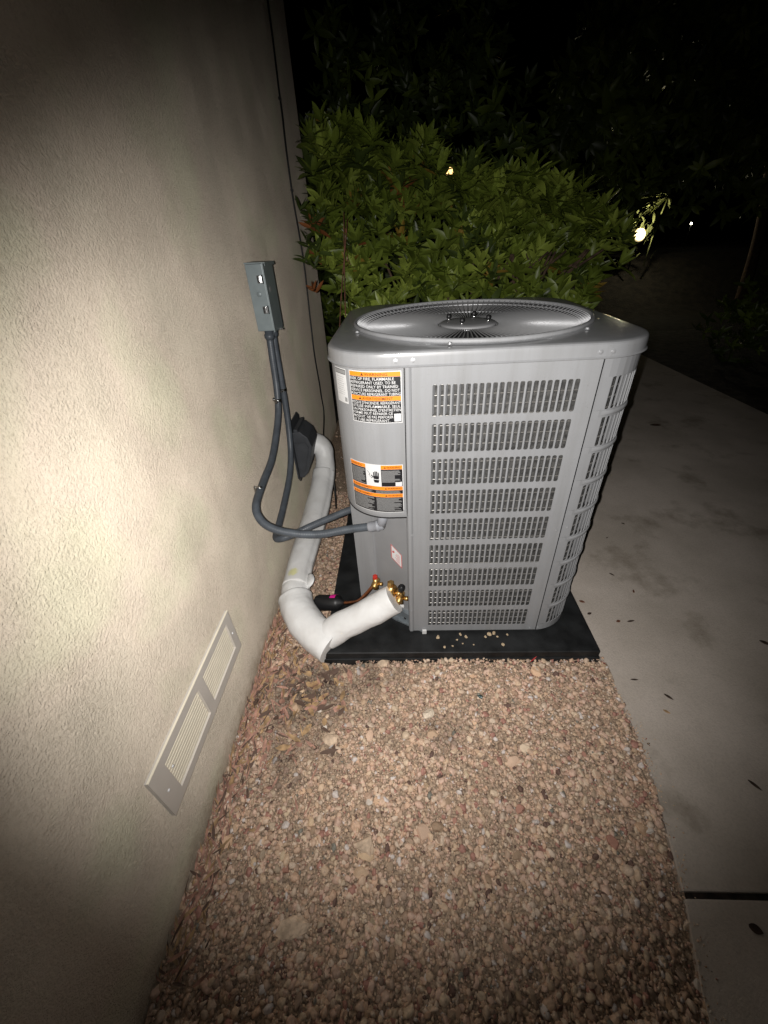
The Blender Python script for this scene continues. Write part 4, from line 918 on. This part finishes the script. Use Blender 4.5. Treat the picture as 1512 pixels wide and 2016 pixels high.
# ------------------------------------------------------------------ stickers (flat print on the control cover)
OFFL = 0.0018
def patch(name, s0, s1, z0, z1, lift, m, parent, shear=0.0):
    """rectangle in (s to the left of the seam, z) wrapped on the cover"""
    V = []; F = []; n = max(2, int((s1-s0)/0.006))
    for i in range(n+1):
        s = s0+(s1-s0)*i/n; p = rr_pt(0.008-s, OFFL+lift); V += [(p.x, p.y, z0), (p.x, p.y, z1)]
    for i in range(n): F.append((2*i, 2*i+1, 2*i+3, 2*i+2))
    return mesh(name, V, F, m, False, parent)
def printed(name, body, s_left, z, size, width, lift, m, parent, bold=0.012):
    cu = bpy.data.curves.new(name, 'FONT'); cu.body = body; cu.size = size; cu.offset = bold*size; cu.resolution_u = 2
    ob = bpy.data.objects.new(name, cu); COL.objects.link(ob); bpy.context.view_layer.update()
    me = bpy.data.meshes.new_from_object(ob.evaluated_get(bpy.context.evaluated_depsgraph_get())); bpy.data.objects.remove(ob)
    bm = bmesh.new(); bm.from_mesh(me); bmesh.ops.triangulate(bm, faces=bm.faces); xs_ = [v.co.x for v in bm.verts]
    w_ = max(xs_)-min(xs_); k_ = width/w_ if width else 1.0; x0 = min(xs_)
    for v in bm.verts:
        s = s_left-(v.co.x-x0)*k_; p = rr_pt(0.008-s, OFFL+lift); v.co = Vector((p.x, p.y, z+v.co.y))
    bm.to_mesh(me); bm.free(); me.materials.clear(); me.materials.append(MT[m]); return link(name, me, parent)
def wtri(s, z, h, lift, parent, m='orangeink'):
    pts = [(s+h*0.55, z), (s-h*0.55, z), (s, z+h)]; V = []
    for a, b in pts: p = rr_pt(0.008-a, OFFL+lift); V.append((p.x, p.y, b))
    mesh('warning_triangle', V, [(0, 1, 2)], m, False, parent)
# sticker 1
L1 = patch('warning_sticker', 0.0065, 0.1475, 0.9430, 1.0800, 0.0003, 'sheet', unit)
patch('orange_band', 0.0085, 0.1455, 1.0665, 1.0780, 0.0006, 'orange', L1); patch('black_field', 0.0085, 0.1455, 1.0165, 1.0662, 0.0006, 'ink', L1)
patch('orange_band', 0.0085, 0.1455, 1.0045, 1.0162, 0.0006, 'orange', L1); patch('black_field', 0.0085, 0.1455, 0.9450, 1.0042, 0.0006, 'ink', L1)
printed('sticker_text', 'WARNING', 0.102, 1.0685, 0.0105, 0.060, 0.0009, 'orangeink', L1); wtri(0.108, 1.0685, 0.0078, 0.0009, L1)
printed('sticker_text', 'AVERTISSEMENT', 0.112, 1.0067, 0.0098, 0.082, 0.0009, 'orangeink', L1); wtri(0.118, 1.0067, 0.0072, 0.0009, L1)
for i, (t, wd) in enumerate((('RISK OF FIRE. FLAMMABLE', 0.118), ('REFRIGERANT USED. TO BE', 0.122), ('REPAIRED ONLY BY TRAINED', 0.128), ('SERVICE PERSONNEL. DO NOT', 0.132), ('PUNCTURE REFRIGERANT TUBING', 0.134))):
    printed('sticker_text', t, 0.1435, 1.0573-i*0.0098, 0.0104, wd, 0.0009, 'sheet', L1, 0.006)
for i, (t, wd) in enumerate((("RISQUE D'INCENDIE. RÉFRIGÉRANT", 0.134), ('UTILISÉ INFLAMMABLE. SEUL', 0.133), ("UN PERSONNEL D'ENTRETIEN", 0.134), ('FORMÉ PEUT RÉPARER CE', 0.112), ('PRODUIT. NE PAS PERFORER', 0.113), ('LE TUBE RÉFRIGÉRANT.', 0.104))):
    printed('sticker_text', t, 0.1435, 0.9952-i*0.0096, 0.0102, wd, 0.0009, 'sheet', L1, 0.006)
patch('code_panel', 0.010, 0.028, 0.9475, 0.9690, 0.0009, 'sheet', L1)
# sticker 0: white rating plate further round the corner
L0 = patch('rating_sticker', 0.160, 0.213, 0.986, 1.079, 0.0003, 'sheet', unit)
patch('heading_frame', 0.162, 0.211, 1.0640, 1.0765, 0.0006, 'ink', L0); patch('heading_field', 0.1632, 0.2098, 1.0655, 1.0750, 0.0008, 'greyprint', L0)
for i in range(9): patch('print_line', 0.170+0.002*(i % 3), 0.205-0.003*((i*2) % 4), 1.0560-i*0.0058, 1.0568-i*0.0058, 0.0006, 'greyprint', L0)
patch('code_panel', 0.1635, 0.1735, 0.991, 1.003, 0.0006, 'greyprint', L0)
# sticker 2
L2 = patch('hazard_sticker', 0.0085, 0.1800, 0.6500, 0.8165, 0.0003, 'sheet', unit)
a0, a1 = 0.0105, 0.1780
patch('orange_band', 0.0105, 0.073, 0.8020, 0.8145, 0.0006, 'orange', L2); patch('orange_band', 0.1205, a1, 0.8020, 0.8145, 0.0006, 'orange', L2)
patch('black_field', 0.0105, 0.073, 0.7440, 0.8017, 0.0006, 'ink', L2); patch('black_field', 0.1205, a1, 0.7440, 0.8017, 0.0006, 'ink', L2)
patch('orange_band', a0, a1, 0.7310, 0.7430, 0.0006, 'orange', L2); patch('black_field', a0, a1, 0.7185, 0.7307, 0.0006, 'ink', L2)
patch('orange_band', a0, a1, 0.7060, 0.7182, 0.0006, 'orange', L2); patch('black_field', a0, a1, 0.6520, 0.7057, 0.0006, 'ink', L2)
for s, z, wd, t in ((0.056, 0.8048, 0.040, 'WARNING'), (0.168, 0.8048, 0.036, 'WARNING'), (0.056, 0.7340, 0.042, 'WARNING'), (0.165, 0.7340, 0.062, 'AVERTISSEMENT'), (0.056, 0.7088, 0.042, 'WARNING'), (0.165, 0.7088, 0.062, 'AVERTISSEMENT')):
    printed('sticker_text', t, s, z, 0.0088, wd, 0.0009, 'orangeink', L2); wtri(s+0.005, z, 0.006, 0.0009, L2)
def lines(s0, s1, ztop, n, dz, seed, h=0.0016):
    r_ = random.Random(seed)
    for i in range(n):
        e = s0+(s1-s0)*r_.choice((0.0, 0.05, 0.12, 0.3, 0.02)); patch('print_line', e, s1, ztop-i*dz-h, ztop-i*dz, 0.0009, 'greyprint', L2)
lines(0.0165, 0.0715, 0.7975, 13, 0.0031, 1); lines(0.1235, 0.1755, 0.7975, 16, 0.0032, 2); lines(0.0165, 0.092, 0.7282, 3, 0.0035, 3); lines(0.099, 0.1755, 0.7282, 3, 0.0035, 4)
lines(0.0145, 0.092, 0.7030, 15, 0.0032, 5); lines(0.099, 0.1755, 0.7030, 15, 0.0032, 6)
patch('code_panel', 0.0125, 0.0315, 0.7455, 0.7600, 0.0009, 'sheet', L2)
def shape2(pts, name='hand_symbol'):
    V = []
    for a, b in pts: p = rr_pt(0.008-a, OFFL+0.0010); V.append((p.x, p.y, b))
    mesh(name, V, [tuple(range(len(pts)))], 'ink', False, L2)
# electric shock pictogram: hand with an arc of current
HS, HZ = 0.088, 0.768
shape2([(HS+0.008, HZ), (HS-0.008, HZ), (HS-0.009, HZ+0.011), (HS+0.009, HZ+0.011)])
for i in range(4): s = HS+0.0075-i*0.0047; shape2([(s+0.0015, HZ+0.0112), (s-0.0020, HZ+0.0112), (s-0.0022, HZ+0.023+(0.003 if i in (1, 2) else 0)), (s+0.0012, HZ+0.023+(0.003 if i in (1, 2) else 0))])
shape2([(HS+0.009, HZ+0.004), (HS+0.009, HZ+0.009), (HS+0.015, HZ+0.014), (HS+0.0165, HZ+0.0115)])
shape2([(HS+0.009, HZ-0.0020), (HS-0.009, HZ-0.0020), (HS-0.0065, HZ-0.012), (HS+0.0065, HZ-0.012)])
pp = [(0.1165, 0.7960), (0.107, 0.7850), (0.1110, 0.7820), (0.1035, 0.7720), (0.100, 0.7745)]
for (a, b), (c, d) in zip(pp, pp[1:]): shape2([(a, b), (a-0.0006, b-0.0022), (c-0.0006, d-0.0022), (c, d)], 'current_symbol')

# ------------------------------------------------------------------ shrubs
LG = [leaf_geo(1.0, 0.37, c, f, 4, t) for c, f, t in ((0.05, 0.35, 0), (-0.22, 0.30, 0.1), (0.18, 0.4, -0.1), (-0.35, 0.25, 0.15))]
def whorl(c, up, size, n, rng_, mid):
    """leaves spread round a shoot tip; returns [(matrix, shape, material index)]"""
    up = Vector(up).normalized(); F0 = frame(c, up, (1, 0.3, 0)); out = []
    for k in range(n):
        tier = k/n; a = k*2.4+rng_.uniform(-0.3, 0.3); el = 0.15+1.05*tier+rng_.uniform(-0.2, 0.2); L = size*(1.05-0.5*tier)*rng_.uniform(0.8, 1.15)
        M = F0 @ Matrix.Translation((0, 0, -0.03+0.035*tier)) @ Matrix.Rotation(a, 4, 'Z') @ Matrix.Rotation(-el, 4, 'Y') @ Matrix.Rotation(rng_.uniform(-0.35, 0.35), 4, 'X') @ Matrix.Scale(L, 4)
        out.append((M, rng_.randrange(4), mid))
    return out
MATS = ['leaf_green', 'leaf_mid', 'leaf_light', 'leaf_dark', 'leaf_rust', 'leaf_gold']
leafme = {}
for s in range(4):
    for m_ in range(6):
        me = bpy.data.meshes.new('leaf'); me.from_pydata(LG[s][0], [], LG[s][1]); me.materials.append(MT[MATS[m_]]); me.polygons.foreach_set('use_smooth', [True]*len(me.polygons)); leafme[(s, m_)] = me
def join_leaves(name, items, parent, mats=MATS):
    geo = [(np.array(v), f) for v, f in LG]; VV = []; FF = []; mi = []; b = 0
    for M, s, m_ in items:
        A = np.array(M); v = geo[s][0] @ A[:3, :3].T+A[:3, 3]; VV.append(v); FF += [tuple(i+b for i in f) for f in geo[s][1]]; mi += [m_]*len(geo[s][1]); b += len(v)
    o = mesh(name, np.concatenate(VV).tolist(), FF, None, True, parent, mats, mi); o['kind'] = 'stuff'; return o
CAMP = Vector((0, 0, 1.35))
def shrub(name, label, cat, surf, n, size, seed, nobj, stems, mixw, group=None, leaves=9, gap=None):
    r_ = random.Random(seed); root = thing(name, label, cat, group); items = []; cnt = 0
    while cnt < n:
        c, up = surf(r_)
        if c is None: continue
        if gap and gap(c): continue
        cnt += 1; mid = r_.choices(range(6), mixw)[0]
        items += whorl(c, up, size*r_.uniform(0.75, 1.15), leaves, r_, mid)
    if nobj:
        def key(it):
            p = it[0].to_translation(); d = (p-CAMP).length; hid = p.z < 1.0+0.04*(p.y-2) and -0.25 < p.x/p.y*2.2 < 0.75
            return d+(5 if hid else 0)
        items.sort(key=key)
        for M, s, m_ in items[:nobj]: share('leaf', leafme[(s, m_)], M, root)
    join_leaves('foliage', items[nobj:], root)
    for a, b, c_, rad in stems: tube('stem', resample(catmull([a, b, c_], 8), 0.05), lambda t, rad=rad: rad*(1-0.6*t), 'bark', root, 8)
    return root
def top_main(x):      # crown outline of the shrub behind the unit (height against x)
    pts = [(-0.55, 1.50), (-0.40, 1.86), (-0.15, 1.80), (0.1, 1.70), (0.3, 1.70), (0.55, 1.62), (0.85, 1.56), (1.1, 1.42), (1.30, 1.20), (1.42, 0.95)]
    for (x0, z0), (x1, z1) in zip(pts, pts[1:]):
        if x <= x1: return z0+(z1-z0)*(x-x0)/(x1-x0)
    return 0.9
def surf_main(r_):
    x = r_.uniform(-0.50, 1.42); u = r_.random(); zt = top_main(x)+0.05*noise.noise(Vector((x*5, 1, 0)))
    lump = 0.10*noise.noise(Vector((x*3.2, 7, u*2)))
    if r_.random() < 0.62:      # front face, leaning back towards the top
        z = 0.35+(zt-0.35)*r_.random()**0.75; f = (z-0.35)/(zt-0.35); y = 2.00+0.95*f**1.35+lump+abs(r_.gauss(0, 0.09))+0.25*max(0, x-1.0)
        up = (r_.gauss(0, 0.35), -0.8+0.5*f+r_.gauss(0, 0.2), 0.75+r_.gauss(0, 0.15))
    else:                       # top
        y = r_.uniform(2.45, 3.5); z = zt+lump*0.7-abs(r_.gauss(0, 0.07))-0.25*max(0, y-3.0); up = (r_.gauss(0, 0.3), -0.25+r_.gauss(0, 0.25), 1)
    if x < -0.46 and y < 3.3: return None, None
    if x < -0.44+0.62*max(0.0, 1.28-z) or x > 1.20-1.1*max(0.0, 1.12-z): return None, None
    return Vector((x, y, z)), up
def gap_main(c):            # a chink through which the far lantern shows
    d = (Rw @ Vector((885-756, 337-1008, 775))).normalized(); v = c-CAMP; t = v.dot(d); return (v-d*t).length < 0.05
stems = [((random.uniform(0.05, 0.70), 2.75, -0.03), (random.uniform(0.0, 1.1), 2.65, 0.6), (random.uniform(-0.25, 1.2), 2.6, 1.25), 0.016) for _ in range(16)]
shrub('shrub', 'dense green shrub with whorls of lance-shaped leaves directly behind the unit', 'shrub', surf_main, 980, 0.120, 3, 290, stems, (8, 8, 6, 3, 0.3, 0.7), gap=gap_main)
# brown-red twigs between shrub and wall
tw = thing('bare_twigs', 'reddish bare twigs with sparse leaves between the wall and the shrub', 'twigs')
rr_ = random.Random(5)
for i in range(2):
    x0 = -0.38+0.05*rr_.random(); P = [(x0+0.25, 2.85, 0.0), (x0+0.12, 2.6, 0.4), (x0+rr_.uniform(-0.05, 0.06), 2.42, 0.55), (x0+rr_.uniform(-0.06, 0.08), 2.40, 1.0), (x0+rr_.uniform(-0.07, 0.10), 2.42, 1.35+rr_.uniform(-0.1, 0.2))]
    tube('twig', resample(catmull(P, 8), 0.04), lambda t: 0.006*(1-0.6*t), 'dryleaf', tw, 6)
it = []
for i in range(14): it += whorl(Vector((rr_.uniform(-0.50, -0.38), rr_.uniform(2.3, 2.5), rr_.uniform(1.15, 1.55))), (rr_.gauss(0, .5), -0.5, 0.8), 0.075, 6, rr_, rr_.choice((0, 3, 3, 4)))
join_leaves('foliage', it, tw)
# taller dark shrubs further back, nearly lost in the night
def surf_box(x0, x1, y0, y1, z0, z1, fall=0.0):
    def f(r_):
        x = r_.uniform(x0, x1); y = r_.uniform(y0, y1); cx_ = (x-(x0+x1)/2)/((x1-x0)/2); zt = z0+(z1-z0)*(1-0.45*cx_*cx_)+0.25*noise.noise(Vector((x*2, y, 3))); z = z0+(zt-z0)*r_.random()**0.7
        return Vector((x, y, z)), (r_.gauss(0, 0.5), -0.7+r_.gauss(0, .3), 0.5+r_.gauss(0, 0.4)-fall)
    return f
shrub('tall_shrub', 'tall dark shrub rising behind the lit shrub next to the house corner', 'shrub', surf_box(-0.9, 1.1, 3.9, 5.0, 0.2, 3.2), 700, 0.13, 11, 0, [((0.0, 4.5, 0), (0.0, 4.5, 0.9), (0.1, 4.4, 1.9), 0.03), ((0.5, 4.5, 0), (0.45, 4.5, 0.9), (0.6, 4.4, 1.8), 0.03)], (2, 1, 0, 6, 0, 0), leaves=8, gap=gap_main)
shrub('weeping_tree', 'dim broad tree with drooping leaves in the darkness at upper right', 'tree', surf_box(1.9, 4.4, 5.4, 7.2, 1.3, 4.1, 0.9), 900, 0.20, 12, 0, [((5.6, 7.4, 0), (5.4, 7.4, 1.3), (4.6, 7.0, 2.8), 0.09)], (4, 3, 1, 4, 0, 0), leaves=8)
shrub('low_shrub', 'dim low rounded shrub at the far side of the path', 'shrub', surf_box(3.5, 5.2, 4.2, 5.2, 0.0, 1.0), 320, 0.11, 13, 0, [((4.3, 4.7, 0), (4.3, 4.7, 0.3), (4.4, 4.6, 0.7), 0.02)], (3, 2, 0, 5, 0, 0), leaves=8)

# ------------------------------------------------------------------ distant garden lights
dirv = Rw @ Vector((1258-756, 463-1008, 775)); 
LP = CAMP+dirv*(9.0/dirv.y)
g = thing('garden_spotlight', 'lit garden spotlight glowing under a spiky plant in the dark background', 'garden light')
head = Vector((LP.x, LP.y, LP.z))
lathe('lamp_lens', [(0.0, 0.07), (0.04, 0.06), (0.060, 0.03), (0.065, 0.0)][::-1], frame(head, (0, -1, 0.25)), 'lamp_warmwhite', g, 24)
lathe('glow_halo', [(0.066, 0.02), (0.09, 0.035), (0.110, 0.02), (0.100, -0.005)], frame(head, (0, -1, 0.25)), 'lamp_halo', g, 24)  # emissive ring added round the lens to imitate its warm glare halo
lathe('lamp_housing', [(0.098, -0.006), (0.100, -0.03), (0.07, -0.16), (0.0, -0.18)], frame(head, (0, -1, 0.25)), 'black', g, 24)
tube('lamp_stake', [head+Vector((0, 0.06, -0.06)), head+Vector((0, 0.07, -0.3)), Vector((head.x, head.y+0.07, 0.6))], 0.015, 'black', g, 8)
pl = bpy.data.lights.new('garden_bulb', 'POINT'); pl.energy = 14; pl.color = (1, 0.9, 0.6); pl.shadow_soft_size = 0.03; po = bpy.data.objects.new('garden_bulb', pl); COL.objects.link(po); po.location = head+Vector((0.08, -0.22, 0.16)); po.parent = g
tg = thing('spiky_plant', 'spiky pale leaved plant lit from below by the garden spotlight', 'plant')
crown = head+Vector((0.36, 0.05, 0.52))
tube('stem', [head+Vector((0.26, 0.05, -0.5)), head+Vector((0.28, 0.04, 0.1)), crown], 0.012, 'leaf_pale', tg, 8)
rr_ = random.Random(9)
for i in range(26):
    a = rr_.gauss(PI, 1.0); el = rr_.uniform(-0.45, 0.8); lv, lf = leaf_geo(rr_.uniform(0.30, 0.46), 0.05, -0.25, 0.3, 5)
    M = Matrix.Translation(crown) @ Matrix.Rotation(a, 4, 'Z') @ Matrix.Rotation(-el, 4, 'Y'); mesh('leaf', [M @ Vector(p) for p in lv], lf, 'leaf_pale', True, tg)
for i in range(70):  # extra pale leaves added behind the lamp to catch its light as a glow
    c = head+Vector((rr_.gauss(0.02, 0.15), 0.10+abs(rr_.gauss(0, 0.10)), rr_.gauss(-0.02, 0.16))); lv, lf = leaf_geo(rr_.uniform(0.10, 0.20), 0.05, -0.2, 0.3, 4)
    M = Matrix.Translation(c) @ Matrix.Rotation(rr_.uniform(0, 6.28), 4, 'Z') @ Matrix.Rotation(rr_.uniform(-1.4, -0.2), 4, 'Y'); mesh('leaf', [M @ Vector(p) for p in lv], lf, 'leaf_pale', True, tg)
def far_light(px, py, dist, name, label, cat, size, m):
    d = Rw @ Vector((px-756, py-1008, 775)); p = CAMP+d*(dist/d.y); r = thing(name, label, cat)
    lathe('lamp_glass', [(0.0, size), (size*0.7, size*0.7), (size, 0), (size*0.8, -size*0.9), (0, -size)][::-1], Matrix.Translation(p), m, r, 14)
    lathe('lamp_cap', [(size*1.4, size*0.95), (size*0.5, size*1.5), (0, size*1.7)], Matrix.Translation(p), 'black', r, 14)
    tube('lamp_post', [p+Vector((0, 0, -size)), Vector((p.x, p.y, p.z*0.5)), Vector((p.x, p.y, -0.05))], size*0.25, 'black', r, 8)
far_light(885, 337, 9.0, 'garden_lantern', 'golden garden lantern seen through the leaves above the unit', 'lantern', 0.085, 'lamp_gold')
far_light(937, 325, 9.5, 'garden_lantern', 'smaller golden lantern glint to the right of the larger one in the leaves', 'lantern', 0.022, 'lamp_gold')
far_light(1361, 440, 12.0, 'garden_lantern', 'tiny white garden light alone at the far right in the dark', 'lantern', 0.022, 'lamp_warmwhite')
